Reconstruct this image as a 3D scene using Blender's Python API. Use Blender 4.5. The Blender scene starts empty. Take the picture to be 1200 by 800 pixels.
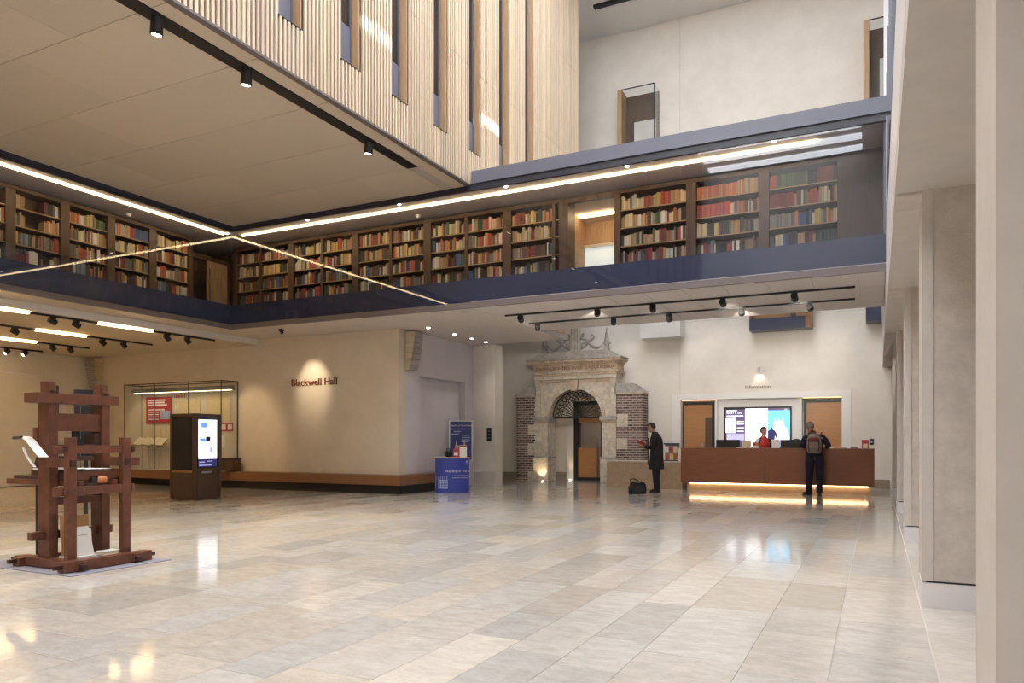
import bpy, bmesh, math, random
from mathutils import Vector, Matrix
R = random.Random(7)
scn = bpy.context.scene
COL = scn.collection
PI = math.pi

# ------------------------------------------------------------------ camera
F, HZ, VX, CZ = 870.0, 515.0, 1028.0, 1.35       # focal length, horizon and depth vanishing point (pixels of 1200x800), eye height
TH = math.atan((VX-600)/F)
FW = Vector((-math.sin(TH), math.cos(TH), 0)); RT = Vector((math.cos(TH), math.sin(TH), 0))
cam_d = bpy.data.cameras.new('camera'); cam = bpy.data.objects.new('camera', cam_d); COL.objects.link(cam)
cam.location = (0, 0, CZ); cam.rotation_euler = (PI/2, 0, TH)
cam_d.sensor_width = 36; cam_d.lens = F/1200*36; cam_d.shift_y = (HZ-400)/1200; cam_d.clip_end = 200
scn.camera = cam
def at(px, py, x=None, y=None, z=None):
    r = FW + RT*((px-600)/F) + Vector((0, 0, (HZ-py)/F))
    t = x/r.x if x is not None else y/r.y if y is not None else (z-CZ)/r.z
    return Vector((0, 0, CZ)) + r*t
# ------------------------------------------------------------------ world, exposure
w = bpy.data.worlds.new('world'); scn.world = w; w.use_nodes = True
w.node_tree.nodes['Background'].inputs[0].default_value = (.85, .92, 1, 1)
w.node_tree.nodes['Background'].inputs[1].default_value = .6
scn.view_settings.view_transform = 'Standard'; scn.view_settings.look = 'None'
scn.view_settings.gamma = 1; scn.view_settings.use_curve_mapping = False
scn.view_settings.exposure = 0.0
scn.cycles.max_bounces = 10; scn.cycles.diffuse_bounces = 5; scn.cycles.glossy_bounces = 4
scn.cycles.transparent_max_bounces = 24; scn.cycles.sample_clamp_indirect = 6
scn.cycles.caustics_reflective = False; scn.cycles.caustics_refractive = False
sd = bpy.data.lights.new('sun', 'SUN'); sd.energy = 28; sd.angle = math.radians(.5); sd.color = (1, .97, .92)
sun = bpy.data.objects.new('sun', sd); COL.objects.link(sun); sun.rotation_euler = Vector((-math.cos(math.radians(25)), 0, -math.sin(math.radians(25)))).to_track_quat('-Z', 'Y').to_euler()
SKY_E, LIN_E, SPOT_E = 12.6, 26.0, 1.6

# ------------------------------------------------------------------ materials
M = {}
def nt(name):
    m = bpy.data.materials.new(name); m.use_nodes = True; M[name] = m
    t = m.node_tree; return m, t, t.nodes, t.links, t.nodes['Principled BSDF']
def mat(name, c, rough=.6, metal=0, var=.0, scale=6, bump=0, bscale=60, stretch=(1,1,1), spec=.5, src='pos', c2=None, detail=4, nrough=.65, objcol=False, attr=False, coat=0):
    m, t, n, l, b = nt(name)
    b.inputs['Roughness'].default_value = rough; b.inputs['Metallic'].default_value = metal
    b.inputs['Specular IOR Level'].default_value = spec; b.inputs['Coat Weight'].default_value = coat; b.inputs['Coat Roughness'].default_value = .08
    col = (*c, 1); b.inputs['Base Color'].default_value = col
    out = None
    if var or bump or c2:
        if src == 'pos':
            g = n.new('ShaderNodeNewGeometry'); vec = g.outputs['Position']
        else:
            g = n.new('ShaderNodeTexCoord'); vec = g.outputs['Object']
        if objcol:
            oi = n.new('ShaderNodeObjectInfo'); ad = n.new('ShaderNodeVectorMath'); ad.operation = 'MULTIPLY_ADD'
            l.new(oi.outputs['Random'], ad.inputs[0]); ad.inputs[1].default_value = (31, 17, 53); l.new(vec, ad.inputs[2]); vec = ad.outputs[0]
        mp = n.new('ShaderNodeMapping'); mp.inputs['Scale'].default_value = stretch; l.new(vec, mp.inputs[0])
    if var or c2:
        nz = n.new('ShaderNodeTexNoise'); nz.inputs['Scale'].default_value = scale; nz.inputs['Detail'].default_value = detail
        nz.inputs['Roughness'].default_value = nrough; l.new(mp.outputs[0], nz.inputs['Vector'])
        rp = n.new('ShaderNodeValToRGB'); rp.color_ramp.elements[0].position = .3; rp.color_ramp.elements[1].position = .7
        lo = [max(0, v*(1-var)) for v in c]; hi = [min(1, v*(1+var*.6)) for v in c] if c2 is None else c2
        rp.color_ramp.elements[0].color = (*lo, 1); rp.color_ramp.elements[1].color = (*hi, 1)
        l.new(nz.outputs['Fac'], rp.inputs[0]); out = rp.outputs[0]
    if objcol or attr:
        mx = n.new('ShaderNodeMix'); mx.data_type = 'RGBA'; mx.blend_type = 'MULTIPLY'; mx.inputs[0].default_value = 1
        if attr: s = n.new('ShaderNodeAttribute'); s.attribute_name = 'tint'; so = s.outputs['Color']
        else: s = n.new('ShaderNodeObjectInfo'); so = s.outputs['Color']
        if out: l.new(out, mx.inputs[6])
        else: mx.inputs[6].default_value = col
        l.new(so, mx.inputs[7]); out = mx.outputs[2]
    if out: l.new(out, b.inputs['Base Color'])
    if bump:
        nb = n.new('ShaderNodeTexNoise'); nb.inputs['Scale'].default_value = bscale; nb.inputs['Detail'].default_value = 3; l.new(mp.outputs[0], nb.inputs['Vector'])
        bp = n.new('ShaderNodeBump'); bp.inputs['Strength'].default_value = bump; bp.inputs['Distance'].default_value = .01
        l.new(nb.outputs['Fac'], bp.inputs['Height']); l.new(bp.outputs[0], b.inputs['Normal'])
    return m
def emit(name, c, s):
    m, t, n, l, b = nt(name)
    b.inputs['Base Color'].default_value = (*c, 1); b.inputs['Emission Color'].default_value = (*c, 1); b.inputs['Emission Strength'].default_value = s
    b.inputs['Roughness'].default_value = .4
    return m
def glass(name, tint, ior=1.5, gcol=(1,1,1)):
    m, t, n, l, b = nt(name); n.remove(b)
    tr = n.new('ShaderNodeBsdfTransparent'); tr.inputs[0].default_value = (*tint, 1)
    gl = n.new('ShaderNodeBsdfGlossy'); gl.inputs['Roughness'].default_value = 0; gl.inputs['Color'].default_value = (*gcol, 1)
    fr = n.new('ShaderNodeFresnel'); fr.inputs['IOR'].default_value = ior
    gm = n.new('ShaderNodeNewGeometry'); mr = n.new('ShaderNodeMapRange'); mr.inputs[3].default_value = ior; mr.inputs[4].default_value = 1/ior   # thin sheet: same Fresnel on both faces
    l.new(gm.outputs['Backfacing'], mr.inputs[0]); l.new(mr.outputs[0], fr.inputs['IOR'])
    mx = n.new('ShaderNodeMixShader'); l.new(fr.outputs[0], mx.inputs[0]); l.new(tr.outputs[0], mx.inputs[1]); l.new(gl.outputs[0], mx.inputs[2])
    l.new(mx.outputs[0], n['Material Output'].inputs[0]); return m
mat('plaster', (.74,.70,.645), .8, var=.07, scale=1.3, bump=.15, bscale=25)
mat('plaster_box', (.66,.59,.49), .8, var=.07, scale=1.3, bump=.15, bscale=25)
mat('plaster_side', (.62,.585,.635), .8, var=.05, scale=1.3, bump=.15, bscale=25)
mat('limestone', (.60,.545,.49), .75, var=.16, scale=5, bump=.3, bscale=70, detail=8)
mat('limestone_smooth', (.62,.575,.53), .6, var=.06, scale=3)
mat('soffit', (.64,.585,.545), .8, var=.06, scale=2)
mat('soffit_white', (.68,.635,.61), .7, var=.03, scale=2, objcol=True)
mat('ceiling_panel', (.60,.52,.42), .8, var=.04, scale=30, stretch=(.3,4,1), objcol=True)
mat('ceiling_edge', (.50,.45,.40), .8)
mat('low_ceiling', (.70,.62,.50), .8)
mat('white_paint', (.76,.745,.73), .6)
mat('skirting_white', (.74,.72,.74), .4)
mat('skirting_brown', (.30,.25,.19), .4)
mat('grout', (.56,.51,.45), .8)
mat('floor_stone', (.62,.56,.485), .10, var=.20, scale=5.0, c2=(.71,.67,.62), stretch=(1,2.0,1), detail=12, nrough=.78, objcol=True, spec=.5)
mat('floor_stone_far', (.62,.56,.485), .10, var=.20, scale=5.0, c2=(.71,.67,.62), stretch=(1,2.0,1), detail=12, nrough=.78, attr=True, spec=.5)
mat('oak_slat', (.73,.595,.455), .5, var=.18, scale=3, stretch=(8,8,.5), objcol=True)
mat('oak_reveal', (.42,.27,.15), .5, var=.2, scale=4, stretch=(6,6,.6))
mat('slat_back', (.085,.042,.025), .7)
mat('steel_blue', (.135,.14,.185), .4)
mat('navy_spandrel', (.05,.058,.10), .25)
mat('spandrel_grey', (.17,.185,.26), .3); mat('navy_dark', (.03,.032,.05), .4)
mat('brown_lip', (.16,.13,.13), .45)
mat('dark_wood', (.10,.055,.03), .45, var=.3, scale=5, stretch=(6,6,.6))
mat('wood_panel', (.42,.20,.075), .4, var=.18, scale=4, stretch=(.4,4,16))
mat('wood_desk', (.28,.10,.048), .35, var=.2, scale=4, stretch=(.6,4,30))
mat('bench_wood', (.24,.11,.05), .4, var=.2, scale=4, stretch=(.6,4,20))
mat('press_wood', (.135,.045,.024), .45, var=.4, scale=7, stretch=(1,1,1), src='obj', bump=.15, bscale=40)
mat('press_dark', (.05,.022,.016), .5, var=.4, scale=7, src='obj')
mat('black', (.012,.012,.014), .45)
mat('black_gloss', (.008,.008,.010), .08)
mat('black_iron', (.02,.018,.018), .5)
mat('metal', (.5,.5,.52), .3, metal=1)
mat('grey_metal', (.18,.18,.17), .4, metal=.6)
mat('bronze', (.10,.062,.042), .35, metal=.35)
mat('paper', (.80,.78,.74), .7)
mat('cream_paper', (.70,.58,.36), .7, var=.12, scale=9)
mat('cardboard', (.42,.23,.10), .8)
mat('red_card', (.42,.03,.045), .5)
mat('orange_card', (.5,.16,.05), .5)
mat('grey_card', (.25,.27,.33), .6)
mat('blue_panel', (.045,.07,.38), .3)
mat('navy_print', (.025,.04,.19), .35)
mat('white_print', (.8,.8,.85), .5)
mat('pale_blue_print', (.35,.42,.72), .5)
mat('stone', (.60,.53,.44), .85, var=.35, scale=7, bump=.5, bscale=30, detail=8)
mat('stone_orange', (.56,.43,.32), .85, var=.35, scale=6, bump=.5, bscale=30, detail=8)
mat('stone_grey', (.42,.39,.36), .85, var=.4, scale=7, bump=.6, bscale=30, detail=8)
mat('stone_dark_cut', (.16,.10,.07), .9)
mat('mortar', (.62,.575,.52), .9)
mat('brick', (.17,.115,.105), .85, var=.3, scale=20, objcol=True)
mat('low_stone', (.50,.36,.24), .5, var=.15, scale=8)
mat('mat_grey', (.26,.25,.30), .9)
mat('skin', (.45,.22,.15), .5)
mat('hair_dark', (.015,.010,.008), .6)
mat('hair_grey', (.22,.18,.14), .6)
mat('coat', (.013,.013,.018), .8)
mat('trousers', (.010,.011,.016), .8)
mat('trousers_navy', (.014,.015,.035), .8)
mat('shoe', (.012,.011,.011), .5)
mat('backpack_grey', (.28,.22,.19), .8, var=.3, scale=12)
mat('backpack_red', (.17,.03,.035), .8)
mat('scarf', (.55,.03,.02), .7)
mat('shirt', (.6,.6,.65), .7)
mat('book', (1,1,1), .6, objcol=True)
mat('books_far', (1,1,1), .6, attr=True)
mat('shelf_lit_edge', (.42,.30,.14), .4); mat('page', (.7,.62,.46), .8)  # strip colour holds the light caught by the shelf fronts
glass('glass', (.93,.95,.96), 1.28)
glass('gallery_glass', (.86,.88,.93), 1.37)
glass('dark_glass', (.55,.55,.6), 1.45)
emit('rooflight', (.93,.96,1), SKY_E)
emit('linear_warm', (1,.72,.36), LIN_E); emit('linear_low', (1,.66,.30), 25)
emit('linear_desk', (1,.70,.36), 10)
emit('lamp_face', (1,.9,.75), 12)
emit('downlight', (1,.95,.88), 14)
emit('scr_white', (.93,.96,1), 1.15); emit('scr_purple', (.09,.06,.13), 1.0); emit('scr_sky', (.14,.55,.9), 1.2)
emit('scr_text', (.8,.82,.95), 1.2); emit('scr_navy', (.02,.025,.12), .8); emit('scr_lilac', (.42,.40,.72), 1.0); emit('scr_blue', (.12,.28,.75), 1.1); emit('scr_dark', (.012,.012,.03), .5)
emit('white_screen', (.80,.90,.86), .75)
emit('door_glow', (1,.72,.36), 3); emit('office_panel', (1,.97,.9), 12)
LETTER_BROWN = mat('letter_brown', (.20,.06,.03), .4); mat('letter_grey', (.20,.16,.13), .4)

# ------------------------------------------------------------------ builders
def chain(o):
    v = Vector((0,0,0))
    while o: v += o.location; o = o.parent
    return v
class MB:
    def __init__(s): s.b = bmesh.new()
    def box(s, x0, x1, y0, y1, z0, z1, bev=0):
        r = bmesh.ops.create_cube(s.b, size=1)['verts']
        bmesh.ops.scale(s.b, vec=(abs(x1-x0), abs(y1-y0), abs(z1-z0)), verts=r)
        bmesh.ops.translate(s.b, vec=((x0+x1)/2, (y0+y1)/2, (z0+z1)/2), verts=r)
        if bev:
            es = list({e for v in r for e in v.link_edges}); bmesh.ops.bevel(s.b, geom=es, offset=bev, segments=2, affect='EDGES', profile=.6)
        return s
    def bar(s, p, q, w, h=None, up=(0,0,1)):       # box beam between two points
        p, q = Vector(p), Vector(q); d = q-p; h = h or w
        z = d.normalized(); u = Vector(up)
        if abs(z.dot(u)) > .98: u = Vector((0,1,0))
        x = u.cross(z).normalized(); y = z.cross(x)
        m = Matrix((x, y, z)).transposed().to_4x4(); m.translation = (p+q)/2
        r = bmesh.ops.create_cube(s.b, size=1)['verts']
        bmesh.ops.scale(s.b, vec=(w, h, d.length), verts=r); bmesh.ops.transform(s.b, matrix=m, verts=r); return s
    def cyl(s, p, q, r0, r1=None, n=12):
        p, q = Vector(p), Vector(q); d = q-p
        m = d.to_track_quat('Z', 'Y').to_matrix().to_4x4(); m.translation = (p+q)/2
        bmesh.ops.create_cone(s.b, cap_ends=True, segments=n, radius1=r0, radius2=r0 if r1 is None else r1, depth=d.length, matrix=m); return s
    def tube(s, pts, r, n=6, closed=False):
        pts = [Vector(p) for p in pts]; rings = []; k = len(pts)
        for i, p in enumerate(pts):
            a = pts[i-1] if (i or closed) else p; c = pts[(i+1) % k] if (i < k-1 or closed) else p
            d = (c-a).normalized(); u = Vector((0,1,0)) if abs(d.y) < .9 else Vector((0,0,1))
            x = u.cross(d).normalized(); y = d.cross(x)
            rr = r[i] if isinstance(r, (list, tuple)) else r
            rings.append([s.b.verts.new(p + x*math.cos(t)*rr + y*math.sin(t)*rr) for t in (2*PI*j/n for j in range(n))])
        for i in range(k if closed else k-1):
            A, B = rings[i], rings[(i+1) % k]
            for j in range(n): s.b.faces.new((A[j], A[(j+1) % n], B[(j+1) % n], B[j]))
        if not closed:
            s.b.faces.new(rings[0][::-1]); s.b.faces.new(rings[-1])
        return s
    def prism(s, poly, a0, a1, axis='y'):           # polygon extruded along an axis; poly in the two other axes
        def P(u, v, a): return {'y': (u, a, v), 'x': (a, u, v), 'z': (u, v, a)}[axis]
        A = [s.b.verts.new(P(u, v, a0)) for u, v in poly]; B = [s.b.verts.new(P(u, v, a1)) for u, v in poly]
        k = len(poly); fs = [s.b.faces.new(A), s.b.faces.new(B[::-1])]
        for i in range(k): fs.append(s.b.faces.new((A[i], B[i], B[(i+1) % k], A[(i+1) % k])))
        bmesh.ops.recalc_face_normals(s.b, faces=fs); return s
    def ell(s, c, r, u=16, v=10):
        m = Matrix.Translation(c) @ Matrix.Diagonal((*r, 1)); bmesh.ops.create_uvsphere(s.b, u_segments=u, v_segments=v, radius=1, matrix=m); return s
    def loft(s, rings, cap=True, n=18):              # elliptical rings (cx, cy, z, rx, ry)
        rs = []
        for cx, cy, z, rx, ry in rings:
            rs.append([s.b.verts.new((cx+rx*math.cos(2*PI*j/n), cy+ry*math.sin(2*PI*j/n), z)) for j in range(n)])
        for A, B in zip(rs, rs[1:]):
            for j in range(n): s.b.faces.new((A[j], A[(j+1) % n], B[(j+1) % n], B[j]))
        if cap: s.b.faces.new(rs[0][::-1]); s.b.faces.new(rs[-1])
        return s
    def build(s, name, m, parent=None, world=True, smooth=False):
        me = bpy.data.meshes.new(name)
        if parent and world: bmesh.ops.translate(s.b, vec=-chain(parent), verts=s.b.verts)
        s.b.normal_update(); s.b.to_mesh(me); s.b.free(); me.materials.append(M[m])
        if smooth:
            for p in me.polygons: p.use_smooth = True
        return link(name, me, parent)
def link(name, me, parent=None, loc=(0,0,0)):
    o = bpy.data.objects.new(name, me); COL.objects.link(o); o.parent = parent; o.location = loc; return o
def B(name, m, x0, x1, y0, y1, z0, z1, parent=None, bev=0, world=True): return MB().box(x0,x1,y0,y1,z0,z1,bev).build(name, m, parent, world)
def tag(o, label, cat, group=None):
    o['label'] = label; o['category'] = cat
    if group: o['group'] = group
    return o
def thing(name, label, cat, loc, rz=0, group=None):
    o = bpy.data.objects.new(name, None); COL.objects.link(o); o.location = loc; o.rotation_euler = (0, 0, rz); o.empty_display_size = .2
    return tag(o, label, cat, group)
def struct(o): o['kind'] = 'structure'; return o
def S(name, m, *b, bev=0): return struct(B(name, m, *b, bev=bev))
def text(name, body, size, m, loc, rot, parent=None, depth=.004, align='LEFT', xs=1.0, world=True):
    c = bpy.data.curves.new(name, 'FONT'); c.body = body; c.size = size; c.extrude = depth; c.align_x = align; c.resolution_u = 2
    t = bpy.data.objects.new(name, c); COL.objects.link(t); dg = bpy.context.evaluated_depsgraph_get()
    me = bpy.data.meshes.new_from_object(t.evaluated_get(dg)); bpy.data.objects.remove(t); bpy.data.curves.remove(c)
    me.name = name; me.transform(Matrix.Diagonal((xs, 1, 1, 1))); me.materials.clear(); me.materials.append(M[m])
    o = link(name, me, parent, Vector(loc)-(chain(parent) if parent and world else Vector())); o.rotation_euler = rot; return o
UNIT = {}
def unit(m):
    if m not in UNIT:
        mb = MB().box(-.5,.5,-.5,.5,-.5,.5); me = bpy.data.meshes.new('piece'); mb.b.to_mesh(me); mb.b.free(); me.materials.append(M[m]); UNIT[m] = me
    return UNIT[m]
def piece(name, m, c, dims, parent=None, color=None, rot=None):
    o = bpy.data.objects.new(name, unit(m)); COL.objects.link(o); o.parent = parent
    o.location = Vector(c)-(chain(parent) if parent else Vector()); o.scale = dims
    if color: o.color = (*color, 1)
    if rot: o.rotation_euler = rot
    return o
def stuff_boxes(name, m, items, parent=None):       # items: centre, dims, colour -> one mesh with a tint attribute
    vs, fs, cs = [], [], []
    cube = [(-1,-1,-1),(1,-1,-1),(1,1,-1),(-1,1,-1),(-1,-1,1),(1,-1,1),(1,1,1),(-1,1,1)]
    quads = [(0,3,2,1),(4,5,6,7),(0,1,5,4),(1,2,6,5),(2,3,7,6),(3,0,4,7)]
    for c, d, col in items:
        k = len(vs); vs += [(c[0]+a*d[0]/2, c[1]+b*d[1]/2, c[2]+e*d[2]/2) for a, b, e in cube]; fs += [tuple(k+i for i in q) for q in quads]; cs += [(*col, 1)]*8
    me = bpy.data.meshes.new(name); me.from_pydata(vs, [], fs); at_ = me.color_attributes.new('tint', 'FLOAT_COLOR', 'POINT')
    at_.data.foreach_set('color', [v for c in cs for v in c]); me.materials.append(M[m])
    o = link(name, me, parent); o['kind'] = 'stuff'; return o
def spot(loc, target, power, angle=40, blend=.5, col=(1,.85,.65), radius=.04, parent=None):
    d = bpy.data.lights.new('spot_light', 'SPOT'); d.energy = power*SPOT_E; d.spot_size = math.radians(angle); d.spot_blend = blend; d.color = col; d.shadow_soft_size = radius
    o = bpy.data.objects.new('spot_light', d); COL.objects.link(o); o.parent = parent
    o.location = Vector(loc)-(chain(parent) if parent else Vector())
    o.rotation_euler = (Vector(target)-Vector(loc)).to_track_quat('-Z', 'Y').to_euler(); return o

# ================================================================== SETTING
XL, XR, YB = -22.7, .31, 23.0          # left wall, pier line, back wall
ZC, ZS, ZG = 6.73, 4.14, 3.98          # hall ceiling, gallery soffit, low ceiling
YG, XG = 13.76, -14.70                 # gallery glass planes
XT, ZR = -7.75, 14.45                  # timber box face, atrium roof
YN = -10.0                             # wall behind the camera
# ---- floor with stone slabs
floor = struct(B('floor', 'grout', XL-.3, 3.2, YN-.2, YB+3.2, -.3, -.006))
rows, x = [], XR
while x > XL:
    wd = R.choice((.40,.48,.56,.62)); rows.append((max(x-wd, XL), x)); x -= wd
tiles = []
for (a, b) in rows:
    y = YN + R.uniform(-1.2, 0)
    while y < YB+3:
        L = R.choice((.72,.9,1.05,1.2,1.45)); y0, y1 = y, y+L; y = y1
        y0, y1 = max(y0, YN), min(y1, YB+3)
        if y1-y0 < .05: continue
        t = R.gauss(0, 1); br = max(.72, min(1.18, .97+.085*t)); wm = R.uniform(-.03, .05)
        tiles.append(((((a+b)/2), (y0+y1)/2, -.02), (b-a-.003, y1-y0-.003, .04), (br*(1+wm), br, br*(1-wm*1.4))))
def seen(t):
    p = Vector(t[0]); d = p.dot(FW)
    if d < 1.5: return 0
    px = 600+F*p.dot(RT)/d; py = HZ+F*CZ/d
    return 1/(d**3)*t[1][0]*t[1][1] if -40 < px < 1130 and py < 830 and p.y < 20.5 else 0
tiles.sort(key=seen, reverse=True)
for c, d, col in tiles[:300]: piece('floor_slab', 'floor_stone', c, d, floor, col)
stuff_boxes('floor_slabs', 'floor_stone_far', tiles[300:], floor)
for y in [YN + 1.6*k for k in range(20)]:            # border slabs outside the groove along the piers
    piece('border_slab', 'floor_stone', ((XR+.012+1.9)/2, y+.8, -.02), (1.9-XR-.012, 1.596, .04), floor, (1.06,1.05,1.04))
# ---- walls
S('wall_left', 'plaster', XL-.3, XL, YN, 15.45, 0, ZG)
S('wall_left_panel', 'plaster', XL+.02, XL+.5, YN, 13.55, 0.02, 3.25)
S('trim_1', 'white_print', XL+.05, XL+.52, YN, 13.56, 3.25, 3.27)  # white cap painted in for the lit top of the wall panel
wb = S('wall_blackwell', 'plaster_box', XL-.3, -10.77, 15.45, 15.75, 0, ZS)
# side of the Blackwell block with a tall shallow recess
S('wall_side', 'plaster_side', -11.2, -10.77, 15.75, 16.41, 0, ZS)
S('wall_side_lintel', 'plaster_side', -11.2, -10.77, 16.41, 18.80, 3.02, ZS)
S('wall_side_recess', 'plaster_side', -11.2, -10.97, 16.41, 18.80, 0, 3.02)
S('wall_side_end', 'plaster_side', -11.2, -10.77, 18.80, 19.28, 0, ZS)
S('wall_pier', 'plaster', -12.6, -10.04, 19.28, 19.75, 0, ZS)
S('trim_2', 'limestone_smooth', -10.765, -10.02, 19.265, 19.28, 0, .42)
S('wall_nook', 'plaster', -12.9, -12.6, 19.75, YB, 0, 7)
S('baseboard_nook', 'skirting_brown', -12.6, -10.7, YB-.03, YB, 0, .24)
# back wall (information wall), with the doorway behind the stone portal and the recess behind the desk
DX0, DX1 = -9.9, -7.4
for i, (a, b, z0, z1) in enumerate([(-12.9, DX0, 0, ZR), (DX0, DX1, 2.75, ZR), (DX1, -5.72, 0, ZR), (-5.72, -.69, 2.74, ZR), (-.69, 3.2, 0, ZR)]):
    S('wall_back' if not i else 'wall_back_%d' % (i+1), 'plaster', a, b, YB, YB+.3, z0, z1)
S('trim_3', 'grout', -5.505, -5.49, YB-.004, YB, 2.78, ZR)
S('trim_4', 'grout', -5.49, .3, YB-.004, YB, 4.98, 4.995)
S('baseboard_back', 'skirting_brown', -.66, XR, YB-.03, YB, 0, .24)
S('wall_recess', 'white_paint', -5.75, -.6, YB+.32, YB+.4, 0, 2.8)
S('wall_recess_top', 'plaster', -5.72, -.69, YB+.31, YB+.35, 2.74, 2.8)
# surround of the recess
for i, b in enumerate([(-5.735, -5.47, YB-.05, YB+.31, 0, 2.755), (-.90, -.669, YB-.05, YB+.31, 0, 2.755), (-5.47, -.90, YB-.05, YB+.31, 2.575, 2.755)]):
    S('trim_%d' % (5+i), 'white_paint', *b)
S('trim_8', 'white_paint', -4.43, -4.36, YB-.02, YB+.31, 0, 2.575); S('trim_9', 'white_paint', -2.03, -1.96, YB-.02, YB+.31, 0, 2.575)
S('wall_desk', 'white_paint', -4.36, -2.03, YB+.1, YB+.31, 0, 2.575)
# corridor behind the portal
S('wall_corridor_back', 'plaster', -12, -6, 25.9, 26.1, 0, 3)
S('wall_corridor_left', 'plaster_box', -9.92, -8.96, 23.32, 23.5, 0, 2.8)
S('wall_corridor_side', 'plaster', -7.5, -7.3, 23.3, 25.9, 0, 3)
S('wall_corridor_strip', 'limestone_smooth', at(664, 515, y=23.2).x, at(672.5, 515, y=23.2).x, 23.2, 23.32, 0, 2.75)
S('baseboard_corridor', 'skirting_brown', -9.9, -8.97, 23.29, 23.32, 0, .26)
S('ceiling_corridor', 'soffit', -12, -7.3, 23.3, 26, 2.75, 2.85)
# ---- right side: piers, soffit, parapet, upper gallery
S('wall_right', 'limestone_smooth', 2.0, 2.3, YN, YB, 0, 3.36)
for i, y in enumerate((-5.7, -1.5, 2.70, 6.84, 11.1, 15.4, 19.85)):
    p = S('wall_right_pier' if not i else 'wall_right_pier_%d' % (i+1), 'limestone', XR+.04, 2.0, y, y+.48, .215, 3.36)
    B('edge_stone', 'limestone_smooth', XR+.015, XR+.04, y-.012, y+.492, .215, 3.36, p)
    B('edge_stone', 'limestone_smooth', XR+.04, XR+.09, y-.012, y-.0005, .215, 3.36, p)
    B('shadow_gap', 'black', XR+.045, 2.0, y+.005, y+.475, .2, .215, p)
    B('skirting', 'skirting_white', XR+.012, 2.0, y-.015, y+.495, 0, .2, p)
S('ceiling_right', 'limestone_smooth', .13, 3.2, YN, YB, 3.36, 3.6)
for y in (2.70, 6.84, 11.1, 15.4, 19.85): S('trim_beam_%d' % round(y), 'limestone', .14, 2.0, y+.01, y+.47, 3.34, 3.36)
S('wall_right_parapet', 'skirting_white', .13, .3, YN, YB, 3.6, 4.66)
k25 = 10.65*math.tan(math.radians(25))
WZ0, WZ1 = 8.28+k25, 8.47+k25
S('wall_right_upper', 'plaster', 2.9, 3.2, YN, YB, 3.6, WZ0); S('wall_right_upper_2', 'plaster', 2.9, 3.2, YN, YB, WZ1+.14, ZR+.2)
prev = YN
for i, (a, b) in enumerate(((10.03, 10.90), (14.15, 15.09), (YB, YB))):
    S('wall_right_upper_%d' % (i+3), 'plaster', 2.9, 3.2, prev, a, WZ0, WZ1+.14); prev = b
    if b > a: struct(B('window_%d' % (i+20), 'glass', 3.14, 3.15, a, b, WZ0, WZ1+.14))  # unseen slit, added and sized so the sun throws streaks on the slats
# ---- left ceilings
hall_ceiling = S('ceiling', 'ceiling_edge', -14.62, XT-.045, YN, YG-.03, ZC+.012, ZC+.22)
xs = [-14.60, -13.37, -12.14, -10.91, -9.68, -8.37]
ys = [YN] + [6.32-1.505*k for k in range(10, -6, -1)]
ys = [v for v in ys if v < YG-.3] + [YG-.04]
for y0, y1 in zip(ys, ys[1:]):
    for x0, x1 in zip(xs, xs[1:]):
        k = R.uniform(.96, 1.04); piece('ceiling_panel', 'ceiling_panel', ((x0+x1)/2, (y0+y1)/2, ZC+.006), (x1-x0-.003, y1-y0-.012, .012), hall_ceiling, (k,k,k))
    piece('ceiling_panel', 'ceiling_panel', (-7.96, (y0+y1)/2, ZC+.006), (.32, y1-y0-.012, .012), hall_ceiling, (1.05,1.02,1.0))
low = S('ceiling_low', 'low_ceiling', XL-.3, -15.5, YN, 15.45, ZG, ZG+.2)
for k in range(14): piece('fascia_panel', 'white_paint', (-15.492, 15.44-1.5*k-.75, (ZG+ZS)/2), (.016, 1.494, ZS-ZG), low)
S('ceiling_soffit_left', 'soffit', -15.5, XG-.0, YN, YG, ZS, ZS+.12)
S('ceiling_soffit', 'soffit', -15.5, XT, YG+.02, 19.25, ZS, ZS+.12)
S('trim_10', 'black', -12.6, -8.9, 19.25, 19.27, ZS, ZS+.1)  # black strip painted in for the shadow line at the soffit's rear edge
sof = S('ceiling_soffit_right', 'soffit', XT, .13, YG+.02, 17.4, ZS+.012, ZS+.15)
xx = [-7.74+.745*k for k in range(11)] + [.12]
for x0, x1 in zip(xx, xx[1:]):
    for y0, y1 in ((YG+.03, 15.05), (15.05, 17.4)):
        k = R.uniform(.97, 1.03); piece('soffit_panel', 'soffit_white', ((x0+x1)/2, (y0+y1)/2, ZS+.006), (x1-x0-.012, y1-y0-.01, .012), sof, (k,k,k))
# ---- gallery structure
S('trim_lip_front', 'brown_lip', XG-.05, .13, YG-.05, YG+.02, ZS, ZS+.12)
S('trim_lip_left', 'brown_lip', XG-.02, XG+.05, YN, YG-.05, ZS, ZS+.12)
S('wall_spandrel_front', 'navy_spandrel', XG-.1, .13, YG+.03, YG+.06, ZS+.12, 4.76)
S('wall_spandrel_left', 'navy_spandrel', XG-.1, XG-.03, YN, YG+.03, ZS+.12, 4.76)
S('floor_gallery', 'dark_wood', -16.7, .13, YG+.06, 17.4, 4.27, 4.32)
S('wall_gallery_corner', 'dark_wood', -17.7, -16.62, 13.78, 13.86, 4.27, 6.7); S('wall_gallery_corner_2', 'dark_wood', -17.7, -16.7, 15.62, 15.7, 4.27, 6.7); S('floor_gallery_left', 'dark_wood', -17.7, XG-.1, YN, YG+.06, 4.27, 4.32)
S('ceiling_gallery', 'soffit', XG-.02, .13, YG+.03, 17.4, 6.70, ZC)
S('ceiling_gallery_left', 'soffit', -17.7, XG-.02, YN, 15.7, 6.70, ZC)
S('trim_head_front', 'navy_dark', XG-.06, .13, YG-.02, YG+.05, 6.63, ZC+.03)
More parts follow.
